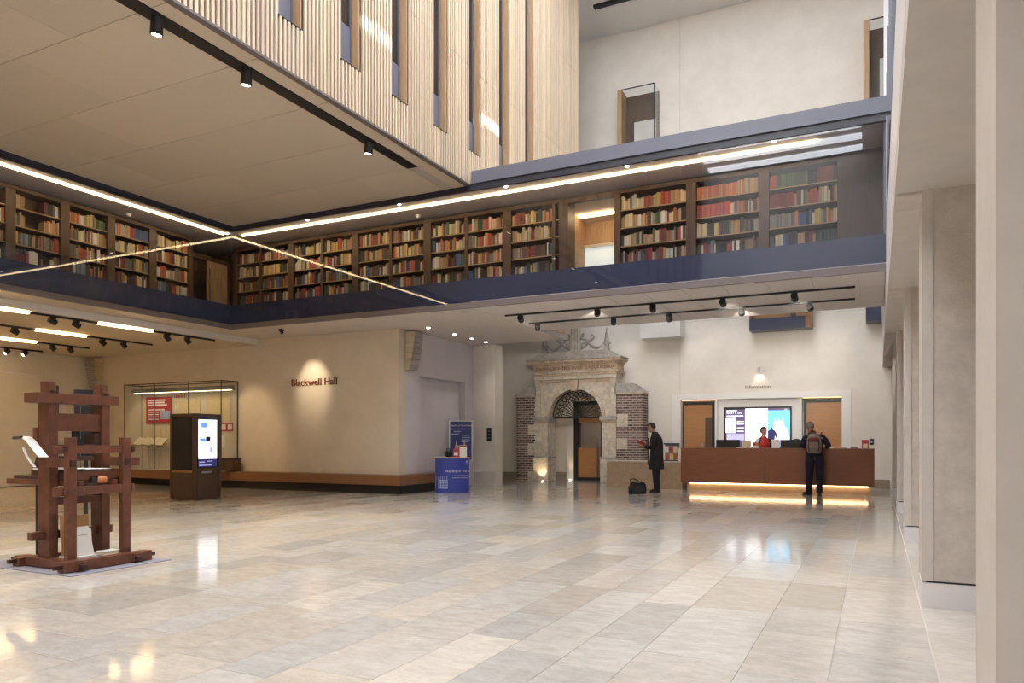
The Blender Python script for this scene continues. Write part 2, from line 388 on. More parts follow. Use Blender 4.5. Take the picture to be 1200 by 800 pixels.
S('trim_head_left', 'navy_dark', XG-.06, XG+.02, YN, YG-.02, 6.63, ZC+.03)
S('trim_rim', 'steel_blue', XT+.05, .27, YG-.06, YG+.12, ZC+.03, 7.02)
S('ceiling_gallery_roof', 'soffit', XT, .13, YG+.12, 17.4, 6.9, 7.0)
S('wall_gallery_back', 'dark_wood', -16.7, -6.5, 15.62, 15.7, 4.3, 6.7)
S('wall_gallery_right', 'dark_wood', -4.9, .13, 15.62, 15.7, 4.3, 6.7)
S('wall_gallery_left', 'dark_wood', -16.7, -16.62, YN, 13.78, 4.3, 6.7)
S('wall_gallery_end', 'oak_reveal', -17.6, -17.5, 13.85, 15.62, 4.3, 6.7)
S('wall_gallery_far', 'oak_reveal', -6.7, -4.7, 17.3, 17.4, 4.3, 6.7)
S('wall_gallery_jamb', 'oak_reveal', -6.56, -6.46, 15.7, 17.3, 4.3, 6.7); S('wall_gallery_jamb_2', 'oak_reveal', -4.9, -4.8, 15.7, 17.3, 4.3, 6.7)
S('wall_atrium_rear', 'plaster', XT, .13, 17.4, 17.5, 4.2, 7.0)
# ---- timber box
tb = S('wall_timber', 'slat_back', -13.0, XT-.06, 17.45, 19.25, ZS+.12, ZR)
S('wall_timber_end', 'oak_reveal', -13.0, XT-.06, 19.25, 20.22, 7.0, ZR)
S('ceiling_atrium_end', 'white_paint', -13.0, XT, 20.22, YB+.3, ZR+.12, ZR+.3)
S('wall_timber_soffit_edge', 'brown_lip', XT-.1, XT+.01, YN, YG-.06, ZC-.005, ZC+.03)
slots = [(8.13+1.395*k, 8.13+1.395*k+.46) for k in range(-13, 7)]
ZB, ZT = 7.5, 13.6
# backing wall between the slot windows
prev = YN
for a, b in slots + [(20.22, 20.22)]:
    if a > prev: B('backing', 'slat_back', XT-.35, XT-.034, prev, a, ZC+.03, ZR, tb)
    if b > a:
        B('backing', 'slat_back', XT-.35, XT-.034, a, b, ZC+.03, ZB, tb); B('backing', 'slat_back', XT-.35, XT-.034, a, b, ZT, ZR, tb)
    prev = b
def slat_mesh(segs):
    mb = MB()
    for z0, z1 in segs: mb.box(-.034, 0, -.0212, .0212, z0, z1)
    me = bpy.data.meshes.new('slat'); mb.b.to_mesh(me); mb.b.free(); me.materials.append(M['oak_slat']); return me
full = slat_mesh([(ZC+.03, 9.262), (9.272, 11.865), (11.875, ZR)]); short = slat_mesh([(ZC+.03, ZB-.01)]); low_s = slat_mesh([(ZS+.0, 9.262), (9.272, 11.865), (11.875, ZR)])
y = 4.6; n = 0
while y < 20.2:
    inslot = any(a-.03 < y < b+.03 for a, b in slots)
    if not (inslot and y > 17.5):
        o = link('slat', short if inslot else (low_s if 17.5 < y < 19.25 else full), tb, Vector((XT, y, 0))-chain(tb)); k = R.uniform(.86, 1.1); o.color = (k, k*R.uniform(.96,1.02), k*R.uniform(.92,1.02), 1)
    y += .0872
for i, (a, b) in enumerate(slots):
    if a < 5.5: continue
    wn = thing('window', 'x', 'x', (XT-.2, (a+b)/2, ZB)); del wn['label'], wn['category']; wn['kind'] = 'structure'; wn.name = 'window_%d' % (i-9)
    B('glass_pane', 'dark_glass', XT-.18, XT-.165, a+.02, b-.03, ZB, ZT, wn)
    B('spandrel_panel', 'spandrel_grey', XT-.163, XT-.15, a+.02, b-.06, ZB+.01, ZB+.72, wn)
    B('reveal', 'oak_reveal', XT-.35, XT+.005, b-.03, b, ZB, ZT, wn); B('reveal', 'oak_reveal', XT-.35, XT-.02, a, a+.02, ZB, ZT, wn)
    B('frame', 'steel_blue', XT-.20, XT-.14, b-.06, b-.03, ZB, ZT, wn)
    B('sill', 'black', XT-.34, XT+.004, a, b, ZB-.012, ZB, wn)
# room behind the slot windows
S('wall_office', 'oak_reveal', -13.2, -13.0, YN, 17.45, ZC+.25, 10.6); S('ceiling_office', 'white_paint', -13.0, XT-.35, YN, 17.45, 10.5, 10.6)
for k in range(8):
    pl = B('ceiling_light', 'office_panel', -9.6, -9.2, 4.2+1.8*k, 5.3+1.8*k, 10.46, 10.5); tag(pl, 'flat white ceiling light panel seen through the slot windows', 'ceiling light', 'office ceiling lights behind the slot windows')
# ---- atrium roof with rooflights
rf = S('ceiling_atrium', 'white_paint', XT-.0, 3.2, YN, YB+.3, ZR+.12, ZR+.3)
for y0 in (21.5,): S('trim_11', 'white_paint', XT, 3, y0, YB, ZR-.02, ZR+.12)
S('trim_12', 'black', -6.35, -6.2, 16, 21.4, ZR+.05, ZR+.12); S('trim_13', 'black', XT, 3, 21.35, 21.5, ZR+.04, ZR+.12)
for k in range(20):
    y0 = YN+.35+1.36*k
    if y0 < 17: tag(B('rooflight', 'rooflight', -7.4, -.6, y0, y0+.52, ZR+.02, ZR+.11), 'long white rooflight strip set in the atrium ceiling', 'skylight', 'rooflight strips in the atrium ceiling')
S('wall_behind', 'plaster', XL, 3.2, YN-.3, YN, 0, ZR)

# ================================================================== GALLERY
# ---- glass panes
gl = [-14.70, -11.78, -8.82, -5.85, -2.87, .12]
gf = thing('gallery_glazing', 'full-height frameless glazing along the front of the book gallery', 'glazing', (-7.3, YG, ZS+.121))
for k, (a, b) in enumerate(zip(gl, gl[1:])): B('glass_pane', 'gallery_glass', a+.006, b-.006, YG, YG+.012, ZS+.121, 6.64, gf)
gf = thing('gallery_glazing', 'full-height frameless glazing along the side gallery over the low ceiling', 'glazing', (XG, 5, ZS+.121))
for k in range(8):
    y1 = YG-.03-2.78*k; B('glass_pane', 'gallery_glass', XG, XG+.012, y1-2.77, y1, ZS+.121, 6.64, gf)
# ---- linear lights on the gallery ceiling
tag(B('linear_light', 'linear_warm', XG-.2, -.95, 14.285, 14.335, 6.665, 6.70), 'long warm linear light over the front gallery bookcases', 'linear light')
tag(B('linear_light', 'linear_warm', -15.245, -15.195, YN, 13.98, 6.665, 6.70), 'long warm linear light over the side gallery bookcases', 'linear light')
tag(B('linear_light', 'linear_warm', -6.4, -4.95, 16.6, 16.66, 6.64, 6.68), 'short warm linear light in the room behind the gallery doorway', 'linear light')
# ---- bookcases and books
SH = [4.68, 5.07, 5.46, 5.85, 6.23]
bays = []          # (axis, start, end, plane, case phrase)
def bookcase(a, b, splits, label, phrase, axis='x'):
    base = ((a+b)/2, 15.4, 4.32) if axis == 'x' else (-16.4, (a+b)/2, 4.32)
    t = thing('bookcase', label, 'bookcase', base, 0, 'dark wood gallery bookcases')
    def bx(nm, u0, u1, v0, v1, z0, z1, m='dark_wood'):
        return B(nm, m, u0, u1, 15.2+v0, 15.2+v1, z0, z1, t) if axis == 'x' else B(nm, m, -16.2-v1, -16.2-v0, u0, u1, z0, z1, t)
    bx('back_panel', a, b, .36, .40, 4.32, 6.6); bx('cornice', a, b, -.03, .36, 6.58, 6.66); bx('plinth', a, b, .0, .36, 4.32, 4.40)
    edges = [a] + splits + [b]
    for i, e in enumerate(edges):
        wd = .10 if i in (0, len(edges)-1) else .07
        u0 = e if i == 0 else e-wd if i == len(edges)-1 else e-wd/2
        bx('upright', u0, u0+wd, -.02, .36, 4.40, 6.58)
    for i in range(len(edges)-1):
        s = edges[i]+(.10 if i == 0 else .035); e = edges[i+1]-(.10 if i == len(edges)-2 else .035)
        for z in SH: bx('shelf', s, e, .0, .36, z-.03, z); bx('lit_edge_strip', s, e, -.004, .0, z-.022, z-.002, 'shelf_lit_edge')  # pale strip painted in for the light on the shelf front edge
        bays.append((axis, s, e, phrase))
def X(px): return at(px, 300, y=15.2).x
def Yv(px): return at(px, 300, x=-16.2).y
bookcase(-16.1, X(341), [X(305.5)], 'dark wood bookcase in the inner corner of the gallery', 'of the inner corner bookcase')
bookcase(X(341), X(416.5), [X(377.5)], 'double dark bookcase second from the inner gallery corner', 'of the double bookcase next to the inner corner one')
bookcase(X(416.5), X(501), [X(458)], 'double dark bookcase in the middle of the front gallery', 'of the middle double bookcase')
bookcase(X(501), X(594.5), [X(546.5)], 'double dark bookcase under the corner of the timber box', 'of the bookcase under the timber box corner')
bookcase(X(594.5), X(660), [X(649)-.0], 'single dark bookcase on the inner side of the gallery doorway', 'of the single bookcase before the doorway')
bays.pop()
bookcase(X(722), X(810), [], 'single dark bookcase just beyond the gallery doorway', 'of the bookcase just beyond the doorway')
bookcase(X(810), X(895), [], 'dark bookcase with a row of orange-red volumes along its top', 'of the bookcase with the orange row')
bookcase(X(895), X(988), [], 'last dark bookcase before the stone parapet, with green volumes on top', 'of the last bookcase before the parapet')
for a, b, lb, ph in ((Yv(0)-3.3, Yv(0)-2.2, 'side gallery bookcase beyond the pane reflection', 'a'), (Yv(0)-2.2, Yv(0)-1.1, 'side gallery bookcase near the outer end', 'b'), (Yv(0)-1.1, Yv(12), 'side gallery bookcase on the outer side of the half-empty one', 'c'),
                     (Yv(12), Yv(76), 'half-empty dark bookcase of the side gallery', 'of the half-empty side gallery bookcase'), (Yv(76), Yv(130), 'side gallery bookcase beside the half-empty one', 'of the side bookcase beside the half-empty one'), (Yv(130), Yv(179), 'side gallery bookcase with a run of blue volumes on top', 'of the side bookcase with blue volumes'), (Yv(179), Yv(224), 'side gallery bookcase next to the corner door', 'of the side bookcase next to the corner door')):
    bookcase(a, b, [], lb, ph, 'y')
PAL = {'dark red': (.20,.025,.02), 'red': (.42,.05,.03), 'orange': (.55,.16,.05), 'tan': (.45,.26,.11), 'cream': (.62,.50,.28), 'yellow': (.60,.42,.08), 'green': (.07,.13,.06), 'dark green': (.03,.06,.04), 'blue': (.05,.10,.26), 'grey blue': (.16,.22,.28), 'black': (.02,.02,.022), 'brown': (.12,.06,.03), 'white': (.66,.62,.55), 'grey': (.2,.18,.16)}
keys = list(PAL); base_w = [9, 7, 6, 9, 12, 5, 6, 8, 5, 4, 13, 12, 6, 8]
LEVEL = {4: 'top', 3: 'second', 2: 'third', 1: 'fourth', 0: 'fifth'}
books = []
for bi, (axis, s, e, ph) in enumerate(bays):
    for li, z in enumerate(SH):
        fill = .97
        run = None; runleft = 0
        u = s+.01; lim = e-.02
        half = ph.startswith('of the half-empty') and li in (3, 4)
        if ph in ('a','b','c') and axis == 'y' and li > 3: continue
        while u < lim:
            if half and s+.2 < u < s+.62: u = s+.62
            if runleft <= 0:
                run = R.choices(keys, base_w)[0] if li < 3 or R.random() < .35 else R.choices(['orange', 'tan', 'cream', 'red', 'yellow', 'green', 'brown', 'white'], [5,6,8,4,4,2,3,3])[0]
                runleft = R.choice((1,1,1,1,1,2,2,4)); hrun = R.uniform(.20, .31)
                if ph == 'of the bookcase with the orange row' and li == 4: run, runleft, hrun = ('orange', 20, .25) if u < s+.72 else (R.choice(('tan', 'cream', 'orange')), 1, .28)
                if ph == 'of the bookcase with the orange row' and li == 3 and u < s+.6: run, runleft, hrun = ('red', 9, .26)
                if ph.startswith('of the last') and li == 4: run, runleft, hrun = (('red',2,.26) if u < s+.1 else ('green',7,.27) if u < s+.42 else ('cream',2,.28) if u < s+.52 else ('black',4,.24) if u < s+.72 else ('dark red',3,.3))
                if ph.startswith('of the last') and li == 3 and u < s+.33: run, runleft, hrun = ('dark red', 6, .28)
                if ph.startswith('of the last') and li == 2 and u < s+.3: run, runleft, hrun = ('grey', 6, .27)
                if ph.startswith('of the last') and li == 1 and u > s+.8: run, runleft, hrun = ('dark green', 5, .26)
                if ph.endswith('blue volumes') and li == 4 and u > s+.5: run, runleft, hrun = ('blue', 8, .27)
            wd = R.uniform(.022, .046) if R.random() < .85 else R.uniform(.05, .065); h = hrun+R.uniform(-.012, .012); d = R.uniform(.17, .23)
            k = R.uniform(.55, 1.3); g_ = R.uniform(0, .3); mu = sum(PAL[run])/3; c = tuple(min(.75, (v*(1-g_)+mu*g_)*k) for v in PAL[run])
            if axis == 'x': cen = (u+wd/2, 15.215+d/2+.02, z+h/2); dm = (wd-.002, d, h); view = 1/(cen[1]*FW.y+cen[0]*FW.x)**2
            else: cen = (-16.215-d/2-.02, u+wd/2, z+h/2); dm = (d, wd-.002, h); view = .8/(cen[1]*FW.y+cen[0]*FW.x)**2
            dd = cen[0]*FW.x+cen[1]*FW.y
            if 600+F*(cen[0]*RT.x+cen[1]*RT.y)/dd < 12: view = 0          # outside the frame
            books.append((view*wd*h*(.3 if li == 0 else 1), cen, dm, c, run, LEVEL[li], ph, axis)); u += wd; runleft -= 1
books.sort(key=lambda b: -b[0])
for v, cen, dm, c, run, lev, ph, axis in books[:300]:
    o = piece('book', 'book', cen, dm, None, c)
    tag(o, '%s book on the %s shelf %s' % (run, lev, ph), 'book', '%s books on the %s shelf %s' % (run, lev, ph))
bs = stuff_boxes('shelved_books', 'books_far', [(b[1], b[2], b[3]) for b in books[300:]]); tag(bs, 'rows of small mixed clothbound books on the farther gallery shelves', 'books')
# things at the gallery
d = thing('gallery_door', 'bronze framed door in the corner of the side gallery', 'door', (-16.3, 14.5, 4.32))
B('door_frame', 'bronze', -16.35, -16.28, 13.86, 13.94, 4.32, 6.5, d); B('door_frame', 'bronze', -16.35, -16.28, 15.1, 15.18, 4.32, 6.5, d); B('transom', 'bronze', -16.35, -16.28, 13.94, 15.1, 6.2, 6.3, d)
B('door_leaf', 'oak_reveal', -16.34, -16.3, 14.4, 15.1, 4.33, 6.2, d); B('pull_handle', 'metal', -16.29, -16.26, 14.45, 14.49, 4.9, 6.0, d); B('side_glass', 'dark_glass', -16.33, -16.31, 13.94, 14.4, 4.33, 6.2, d)
ws = thing('projection_screen', 'plain white screen in the room behind the gallery doorway', 'screen', (-5.6, 17.2, 4.32))
B('screen', 'white_screen', at(676, 300, y=17.2).x, at(722, 300, y=17.2).x+.02, 17.2, 17.22, 4.7, 6.05, ws); B('top_bar', 'white_paint', -6.55, -4.9, 17.15, 17.2, 6.05, 6.12, ws)
dr = thing('gallery_doorway', 'dark wood doorway surround between the gallery bookcases', 'doorway', (-5.75, 15.4, 4.32))
B('jamb', 'dark_wood', X(660), X(666), 15.18, 15.6, 4.32, 6.66, dr); B('jamb', 'dark_wood', X(720), X(722), 15.18, 15.6, 4.32, 6.66, dr); B('lintel', 'dark_wood', X(666), X(720), 15.18, 15.3, 6.55, 6.66, dr)
# end wall of the front gallery, with downlights along the edge
S('wall_gallery_panel', 'dark_wood', X(988), .13, 15.15, 15.62, 4.32, 6.7)
S('wall_gallery_closing', 'brown_lip', .09, .13, YG+.08, 17.4, 4.3, 6.9)
for i, px in enumerate((271, 364, 471, 595, 736, 907)):
    p = at(px, 275-(px-271)*.17, z=6.69)
    tag(MB().cyl((p.x, 14.0, 6.675), (p.x, 14.0, 6.70), .035).build('downlight', 'downlight'), 'small round downlight in the gallery ceiling edge', 'downlight', 'gallery ceiling edge downlights')
for px, py in ((96, 0), (489, 0)):
    p = at(151 if px == 96 else 490, 252 if px == 96 else 254, z=6.66)
    t = thing('smoke_detector', 'small white smoke detector on the %s gallery ceiling' % ('side' if px == 96 else 'front'), 'smoke detector', (p.x, p.y, 6.70))
    MB().cyl((p.x, p.y, 6.65), (p.x, p.y, 6.70), .05, .065).build('base', 'white_print', t); MB().cyl((p.x, p.y, 6.63), (p.x, p.y, 6.65), .03, .045).build('sensor', 'white_paint', t)

# ================================================================== LIGHT TRACKS
def spot_head(t, p, aim, r=.055, L=.17, energy=0, col=(1,.85,.65), angle=38, drop=.09):
    p, aim = Vector(p), Vector(aim); d = (aim-p).normalized()
    c = p - Vector((0,0,drop))
    h = MB().box(p.x-.05, p.x+.05, p.y-.05, p.y+.05, p.z-.05, p.z).cyl(p-Vector((0,0,.05)), c, .015).cyl(c-d*L/2, c+d*L/2, r, r*1.08, 16).build('spot_head', 'black', t)
    MB().cyl(c+d*(L/2-.002), c+d*(L/2+.003), r*.8).build('lens', 'lamp_face' if energy else 'black_gloss', h)
    if energy: spot(c+d*(L/2+.03), aim, energy, angle, .6, col, .03, t)
def XY(px, py, z): p = at(px, py, z=z); return p.x, p.y
t = thing('light_track', 'black recessed spotlight track in the hall ceiling beside the timber box', 'light track', (-8.25, 9, ZC))
B('rail', 'black', -8.36, -8.13, YN+1, 12.3, ZC-.012, ZC+.01, t)
for y in (2.0, 4.4, 6.5, 8.0, 10.9): spot_head(t, (-8.25, y, ZC-.01), (-9.5, y+.6, 0), .075, .22, 260, (1,.88,.70), 60)
# low ceiling rows: linear strip / track / strip
def row(x, segs, heads, label):
    t = thing('light_track', label, 'light track', (x, 12, ZG), 0, 'lights under the low ceiling')
    for kind, y0, y1 in segs:
        if kind == 's': B('linear_lamp', 'linear_low', x-.045, x+.045, y0+.01, y1-.01, ZG-.05, ZG-.001, t)
        else: B('rail', 'black', x-.02, x+.02, y0, y1, ZG-.045, ZG-.001, t)
    for y, e in heads: spot_head(t, (x, y, ZG-.04), (x+R.uniform(-.6,.6) if x > -22 else XL+.1, 15.4 if x > -22 else y-2.5, 1.6), .06, .15, e, (1,.70,.38), 50)
rest = [('t', 5.2, 6.6), ('s', 3.8, 5.2), ('t', 2.4, 3.8), ('s', 1.0, 2.4), ('t', -.4, 1.0), ('s', -1.8, -.4)]
row(-15.62, [('s', 7.9, 9.29), ('t', 9.29, 10.8), ('s', 10.8, 12.18), ('t', 12.18, 14.05), ('t', 6.6, 7.9)]+rest, [(9.78, 0), (10.3, 0), (12.6, 45), (13.2, 45)], 'low-ceiling track of strips and spots along the pale fascia')
row(-17.9, [('s', 8.0, 9.4), ('t', 9.4, 10.8), ('s', 10.8, 12.05), ('t', 12.05, 13.96), ('t', 6.6, 8.0)]+rest, [(10.33, 0), (12.5, 40), (13.1, 40)], 'second low-ceiling track in from the pale fascia')
row(-20.2, [('t', 9.4, 10.8), ('s', 10.8, 12.2), ('t', 12.2, 13.7), ('s', 8.0, 9.4)], [(12.65, 40), (13.15, 40)], 'third low-ceiling track, over the end of the display case')
row(-22.2, [('t', 11.3, 13.6), ('s', 9.9, 11.3)], [(12.6, 90), (13.1, 90)], 'innermost low-ceiling track beside the left wall')
# two tracks under the gallery soffit
for y, pxs, lb, aims in ((14.84, (610, 700, 765, 847, 931), 'black spotlight track under the soffit nearer the gallery edge', [(-9, 22, 2.6, 70), (-8.2, 22, 3.4, 110), (-6, 23, 2.2, 165), (-3.2, 23, 2.6, 150), (-1.5, 23, 2.2, 165)]),
                         (16.10, (630, 719, 784, 869, 949), 'black spotlight track under the soffit nearer the desk', [(-10, 22, 2.2, 70), (-7.2, 22, 2.6, 90), (-3.7, 19.75, .55, 45), (-3.2, 23, 3.3, 190), (-.6, 23, 2.4, 170)])):
    t = thing('light_track', lb, 'light track', (-3.9, y, ZS))
    B('rail', 'black', at(592 if y < 15 else 620, 360, y=y).x, at(1002, 345, y=y).x, y-.018, y+.018, ZS-.038, ZS-.001, t)
    for px, (ax, ay, az, en) in zip(pxs, aims): spot_head(t, (at(px, 350, y=y).x, y, ZS-.035), (ax, ay, az), .062, .16, en, (1,.90,.78), 46, .085)
for i, (px, py) in enumerate(((500,384),(532,391.5),(553,396.5),(571,400.5))):
    p = at(px, py, z=ZS); o = MB().cyl((-10.04, p.y, ZS-.012), (-10.04, p.y, ZS+.0), .045).build('downlight', 'downlight'); tag(o, ['round soffit downlight in front of the curved line loudspeaker', 'round soffit downlight second along from the line loudspeaker', 'round soffit downlight second from the plaster pier', 'round soffit downlight right in front of the plaster pier'][i], 'downlight', 'soffit downlights along the recess wall')
    spot((-10.04, p.y, ZS-.05), (-10.1, p.y, 0), 14, 80, .8, (1,.93,.85), .03, None)

# ================================================================== BLACKWELL WALL
t = thing('wall_bench', 'long brown wooden bench wrapping the plaster wall corner on a dark plinth', 'bench', (-13, 15.2, 0))
B('seat', 'bench_wood', XL+.05, -10.46, 15.06, 15.449, .22, .47, t, .008); B('seat', 'bench_wood', -10.769, -10.46, 15.452, 18.0, .22, .47, t, .008)
B('plinth', 'black', XL+.05, -10.6, 15.22, 15.449, 0, .22, t); B('plinth', 'black', -10.769, -10.6, 15.452, 18.0, 0, .22, t)
sg = tag(text('wall_sign', 'Blackwell Hall', .27, 'letter_brown', (-14.28, 15.435, 2.80), (PI/2, 0, 0), depth=.012), 'brown raised lettering reading Blackwell Hall on the plaster wall', 'sign')
w_ = max(v.co.x for v in sg.data.vertices); sg.data.transform(Matrix.Diagonal((1.57/w_, 1, 1, 1)))
spot((-13.5, 14.3, 3.93), (-13.5, 15.45, 2.85), 90, 50, .9, (1,.82,.58), .03)  # lamp added to light the lettering
t = thing('added_ceiling_spot', 'small black added ceiling spot lighting the brown wall lettering', 'spotlight', (-13.5, 14.25, ZS)); spot_head(t, (-13.5, 14.25, ZS), (-13.5, 15.4, 2.8), .04, .1, 0, drop=.06)  # made-up fitting, added as the source of the lettering light
def speaker(x0, x1, ya, z0, z1, label, axis='x'):
    t = thing('line_speaker', label, 'loudspeaker', (x0, ya, z0))
    n = 7
    for i in range(n):
        f0, f1 = i/n, (i+1)/n; c0, c1 = (.16*(1-f0)**2, .16*(1-f1)**2)
        zz0, zz1 = z0+(z1-z0)*f0, z0+(z1-z0)*f1-.012
        if axis == 'x':
            MB().prism([(x0+.02+0, zz0), (x0+.28-c0, zz0), (x0+.28-c1, zz1), (x0+.02, zz1)], ya, ya+.42).build('cabinet', 'cream_speaker', t)
            MB().prism([(x0+.285-c0, zz0+.008), (x0+.29-c0, zz0+.008), (x0+.29-c1, zz1-.004), (x0+.285-c1, zz1-.004)], ya+.02, ya+.40).build('grille', 'grey_grille', t)
        else:
            MB().prism([(ya-.02, zz0), (ya-.28+c0, zz0), (ya-.28+c1, zz1), (ya-.02, zz1)], x0, x1, 'x').build('cabinet', 'cream_speaker', t)
            MB().prism([(ya-.285+c0, zz0+.008), (ya-.29+c0, zz0+.008), (ya-.29+c1, zz1-.004), (ya-.285+c1, zz1-.004)], x0+.02, x1-.02, 'x').build('grille', 'grey_grille', t)
    if axis == 'x': B('bracket', 'black', x0, x0+.03, ya+.12, ya+.3, z0+.3, z1-.3, t)
    else: B('bracket', 'black', x0+.1, x1-.1, ya-.03, ya, z0+.3, z1-.3, t)
mat('cream_speaker', (.55,.47,.33), .6); mat('grey_grille', (.33,.31,.31), .7)
speaker(-10.77, 0, 15.72, 3.13, 4.1, 'tall curved line loudspeaker high on the grey recess wall')
speaker(-22.55, -22.12, 15.45, 2.95, 3.94, 'tall curved line loudspeaker in the far corner behind the press', 'y')
# ---- display case
cx0, cx1, cy0, cy1, cz0, cz1 = -20.25, -16.25, 14.85, 15.44, .475, 3.0
t = thing('display_case', 'large glass display case on the bench with red text panel and open books', 'display case', ((cx0+cx1)/2, 15.1, cz0))
B('base', 'bench_wood', cx0-.01, cx1+.01, cy0-.01, 15.05, .22, .47, t); B('base_deck', 'plaster_box', cx0+.02, cx1-.02, cy0+.02, cy1, .475, .49, t)
for xx_ in (cx0, cx1):
    for yy_ in (cy0, cy1): B('frame_post', 'bronze', xx_-.015, xx_+.015, yy_-.015, yy_+.0, .47, cz1, t)
for yy_ in (cy0, cy1): B('frame_rail', 'bronze', cx0, cx1, yy_-.015, yy_, cz1-.03, cz1, t)
for xx_ in (cx0, cx1): B('frame_rail', 'bronze', xx_-.015, xx_+.015, cy0, cy1, cz1-.03, cz1, t)
jx = [cx0, at(181, 500, y=cy0).x, at(221, 500, y=cy0).x, cx1]
for a, b in zip(jx, jx[1:]):
    B('glass_pane', 'glass', a+.02, b-.02, cy0-.008, cy0, .49, cz1-.03, t)
    if b < cx1: B('mullion', 'bronze', b-.012, b+.012, cy0-.015, cy0+.01, .49, cz1, t)
B('glass_pane', 'glass', cx1-.006, cx1+.006, cy0+.02, cy1-.02, .49, cz1-.03, t); B('glass_pane', 'glass', cx0-.006, cx0+.006, cy0+.02, cy1-.02, .49, cz1-.03, t)
B('back_panel', 'plaster_box', cx0+.02, cx1-.02, cy1-.02, cy1, .5, cz1-.04, t)
lb_ = B('light_bar', 'grey_metal', at(156, 460, y=15.1).x, at(273, 460, y=15.1).x, 15.02, 15.16, 2.74, 2.86, t); B('lamp_strip', 'lamp_strip', at(158, 460, y=15.1).x, at(271, 460, y=15.1).x, 15.05, 15.13, 2.735, 2.74, lb_) if emit('lamp_strip', (1,.82,.5), 7) else 0
def panel(nm, m, x0, y0, x1, y1, yp=15.39, parent=None, th=.012):
    p, q = at(x0, y0, y=yp), at(x1, y1, y=yp); zc = (p.z+q.z)/2
    return B(nm, m, p.x, q.x, yp-th, yp, q.z, p.z, parent)
CASE = 'inside the display case'
def ctag(o, lab, cat, grp=None): return tag(o, lab, cat, grp)
rp_ = thing('text_panel', 'large red text panel with a small photograph inside the display case', 'panel', at(186, 480, y=15.39)); panel('board', 'red_card', 171.5, 465.5, 201, 496, 15.40, rp_)
for i in range(9):
    if i in (3,): continue
    panel('text_line', 'white_print', 174, 468.3+2.8*i, 196-R.random()*5 if i < 5 else 186, 469.3+2.8*i, 15.386, rp_, .003)
panel('photograph', 'pale_blue_print', 188, 481, 199, 491, 15.386, rp_, .003)
ctag(text('case_heading', 'LIBRARY', .13, 'red_card', at(204, 466, y=15.41), (PI/2,0,0)), 'small red heading LIBRARY on the display case back', 'lettering'); ctag(text('case_date', '1651', .2, 'white_print', at(204, 479, y=15.41), (PI/2,0,0)), 'white numerals 1651 on the display case back', 'lettering')
for (a, b, c, d_, lab) in ((209, 470, 235, 485, 'yellowed landscape sheet mounted beside the red text panel'), (244, 463, 270, 494, 'large yellowed plan sheet at the end of the display case')):
    ctag(panel('mounted_sheet', 'cream_paper', a, b, c, d_, 15.41), lab, 'document')
rs_ = thing('picture_strip', 'red strip with two small photographs below the plan sheet', 'panel', at(262, 500, y=15.4)); panel('board', 'red_card', 256, 496, 273, 505, 15.4, rs_)
panel('photograph', 'paper', 258.5, 497, 264.5, 503.5, 15.386, rs_, .003); panel('photograph', 'paper', 267, 497, 272, 503.5, 15.386, rs_, .003)
ctag(panel('mounted_sheet', 'paper', 256, 509, 264, 524, 15.4), 'small white sheet below the red picture strip', 'document')
for (a, b, c, d_, lab) in ((172, 501, 178.5, 516.5, 'small cream engraving below the red text panel'), (182, 501, 188, 512.5, 'second small cream print below the red text panel'), (190.5, 501, 195, 521, 'tall narrow cream sheet beside the two small prints')):
    ctag(panel('mounted_print', 'cream_paper', a, b, c, d_, 15.4), lab, 'print')
for k, (px, lab) in enumerate(((165.5, 'open book on a stand next to the case end'), (175, 'open book on a stand between two others'), (187, 'open book on the stand nearest the kiosk'))):
    p = at(px, 532, y=15.1); bk = thing('open_book', lab+' inside the display case', 'book', (p.x, 15.1, .49))
    def tip(mb): bmesh.ops.rotate(mb.b, cent=(0, 0, .8), matrix=Matrix.Rotation(math.radians(42), 3, 'X') @ Matrix.Rotation(math.radians(8), 3, 'Y'), verts=mb.b.verts); return mb
    for q in (-1, 1): tip(MB().prism([(0, .81), (q*.10, .825), (q*.20, .82), (q*.20, .80), (0, .79)], -.15, .15)).build('page_block', 'page', bk, world=False)
    tip(MB().prism([(-.21, .80), (0, .785), (.21, .80), (.21, .79), (0, .775), (-.21, .79)], -.16, .16)).build('cover', 'dark_wood', bk, world=False)
    MB().box(-.1, .1, -.08, .08, 0, .012).cyl((0,0,0), (0,0,.78), .012).build('stand', 'metal', bk, world=False)
bb = thing('document_box', 'dark lidded box at the end of the display case', 'box', (at(268, 548, y=15.15).x, 15.15, .49)); B('body', 'dark_wood', -.3, .3, -.15, .15, 0, .3, bb, world=False); B('lid', 'black', -.31, .31, -.16, .16, .3, .34, bb, world=False)
# ---- kiosk
kx0, kx1, ky0, ky1, kz = -14.25, -13.5, 11.56, 12.33, 1.93
t = thing('digital_kiosk', 'bronze information kiosk with a lit touch screen standing on the stone floor', 'kiosk', ((kx0+kx1)/2, (ky0+ky1)/2, 0), math.radians(2))
def K(nm, m, a, b, c, d_, e, f, par=None, bev=0): return B(nm, m, a-(kx0+kx1)/2, b-(kx0+kx1)/2, c-(ky0+ky1)/2, d_-(ky0+ky1)/2, e, f, par or t, bev, world=False)
K('body', 'bronze', kx0+.02, kx1-.02, ky0+.02, ky1-.02, .03, kz-.01, bev=.02); K('plinth', 'bronze', kx0+.04, kx1-.04, ky0+.04, ky1-.04, 0, .06)
for a, c in ((kx0, ky0), (kx1-.07, ky0), (kx1-.07, ky1-.07), (kx0, ky1-.07)): K('corner_post', 'bronze', a, a+.07, c, c+.07, .03, kz, bev=.01)
K('top_rail', 'bronze', kx0, kx1, ky0, ky1, kz-.06, kz, bev=.01)
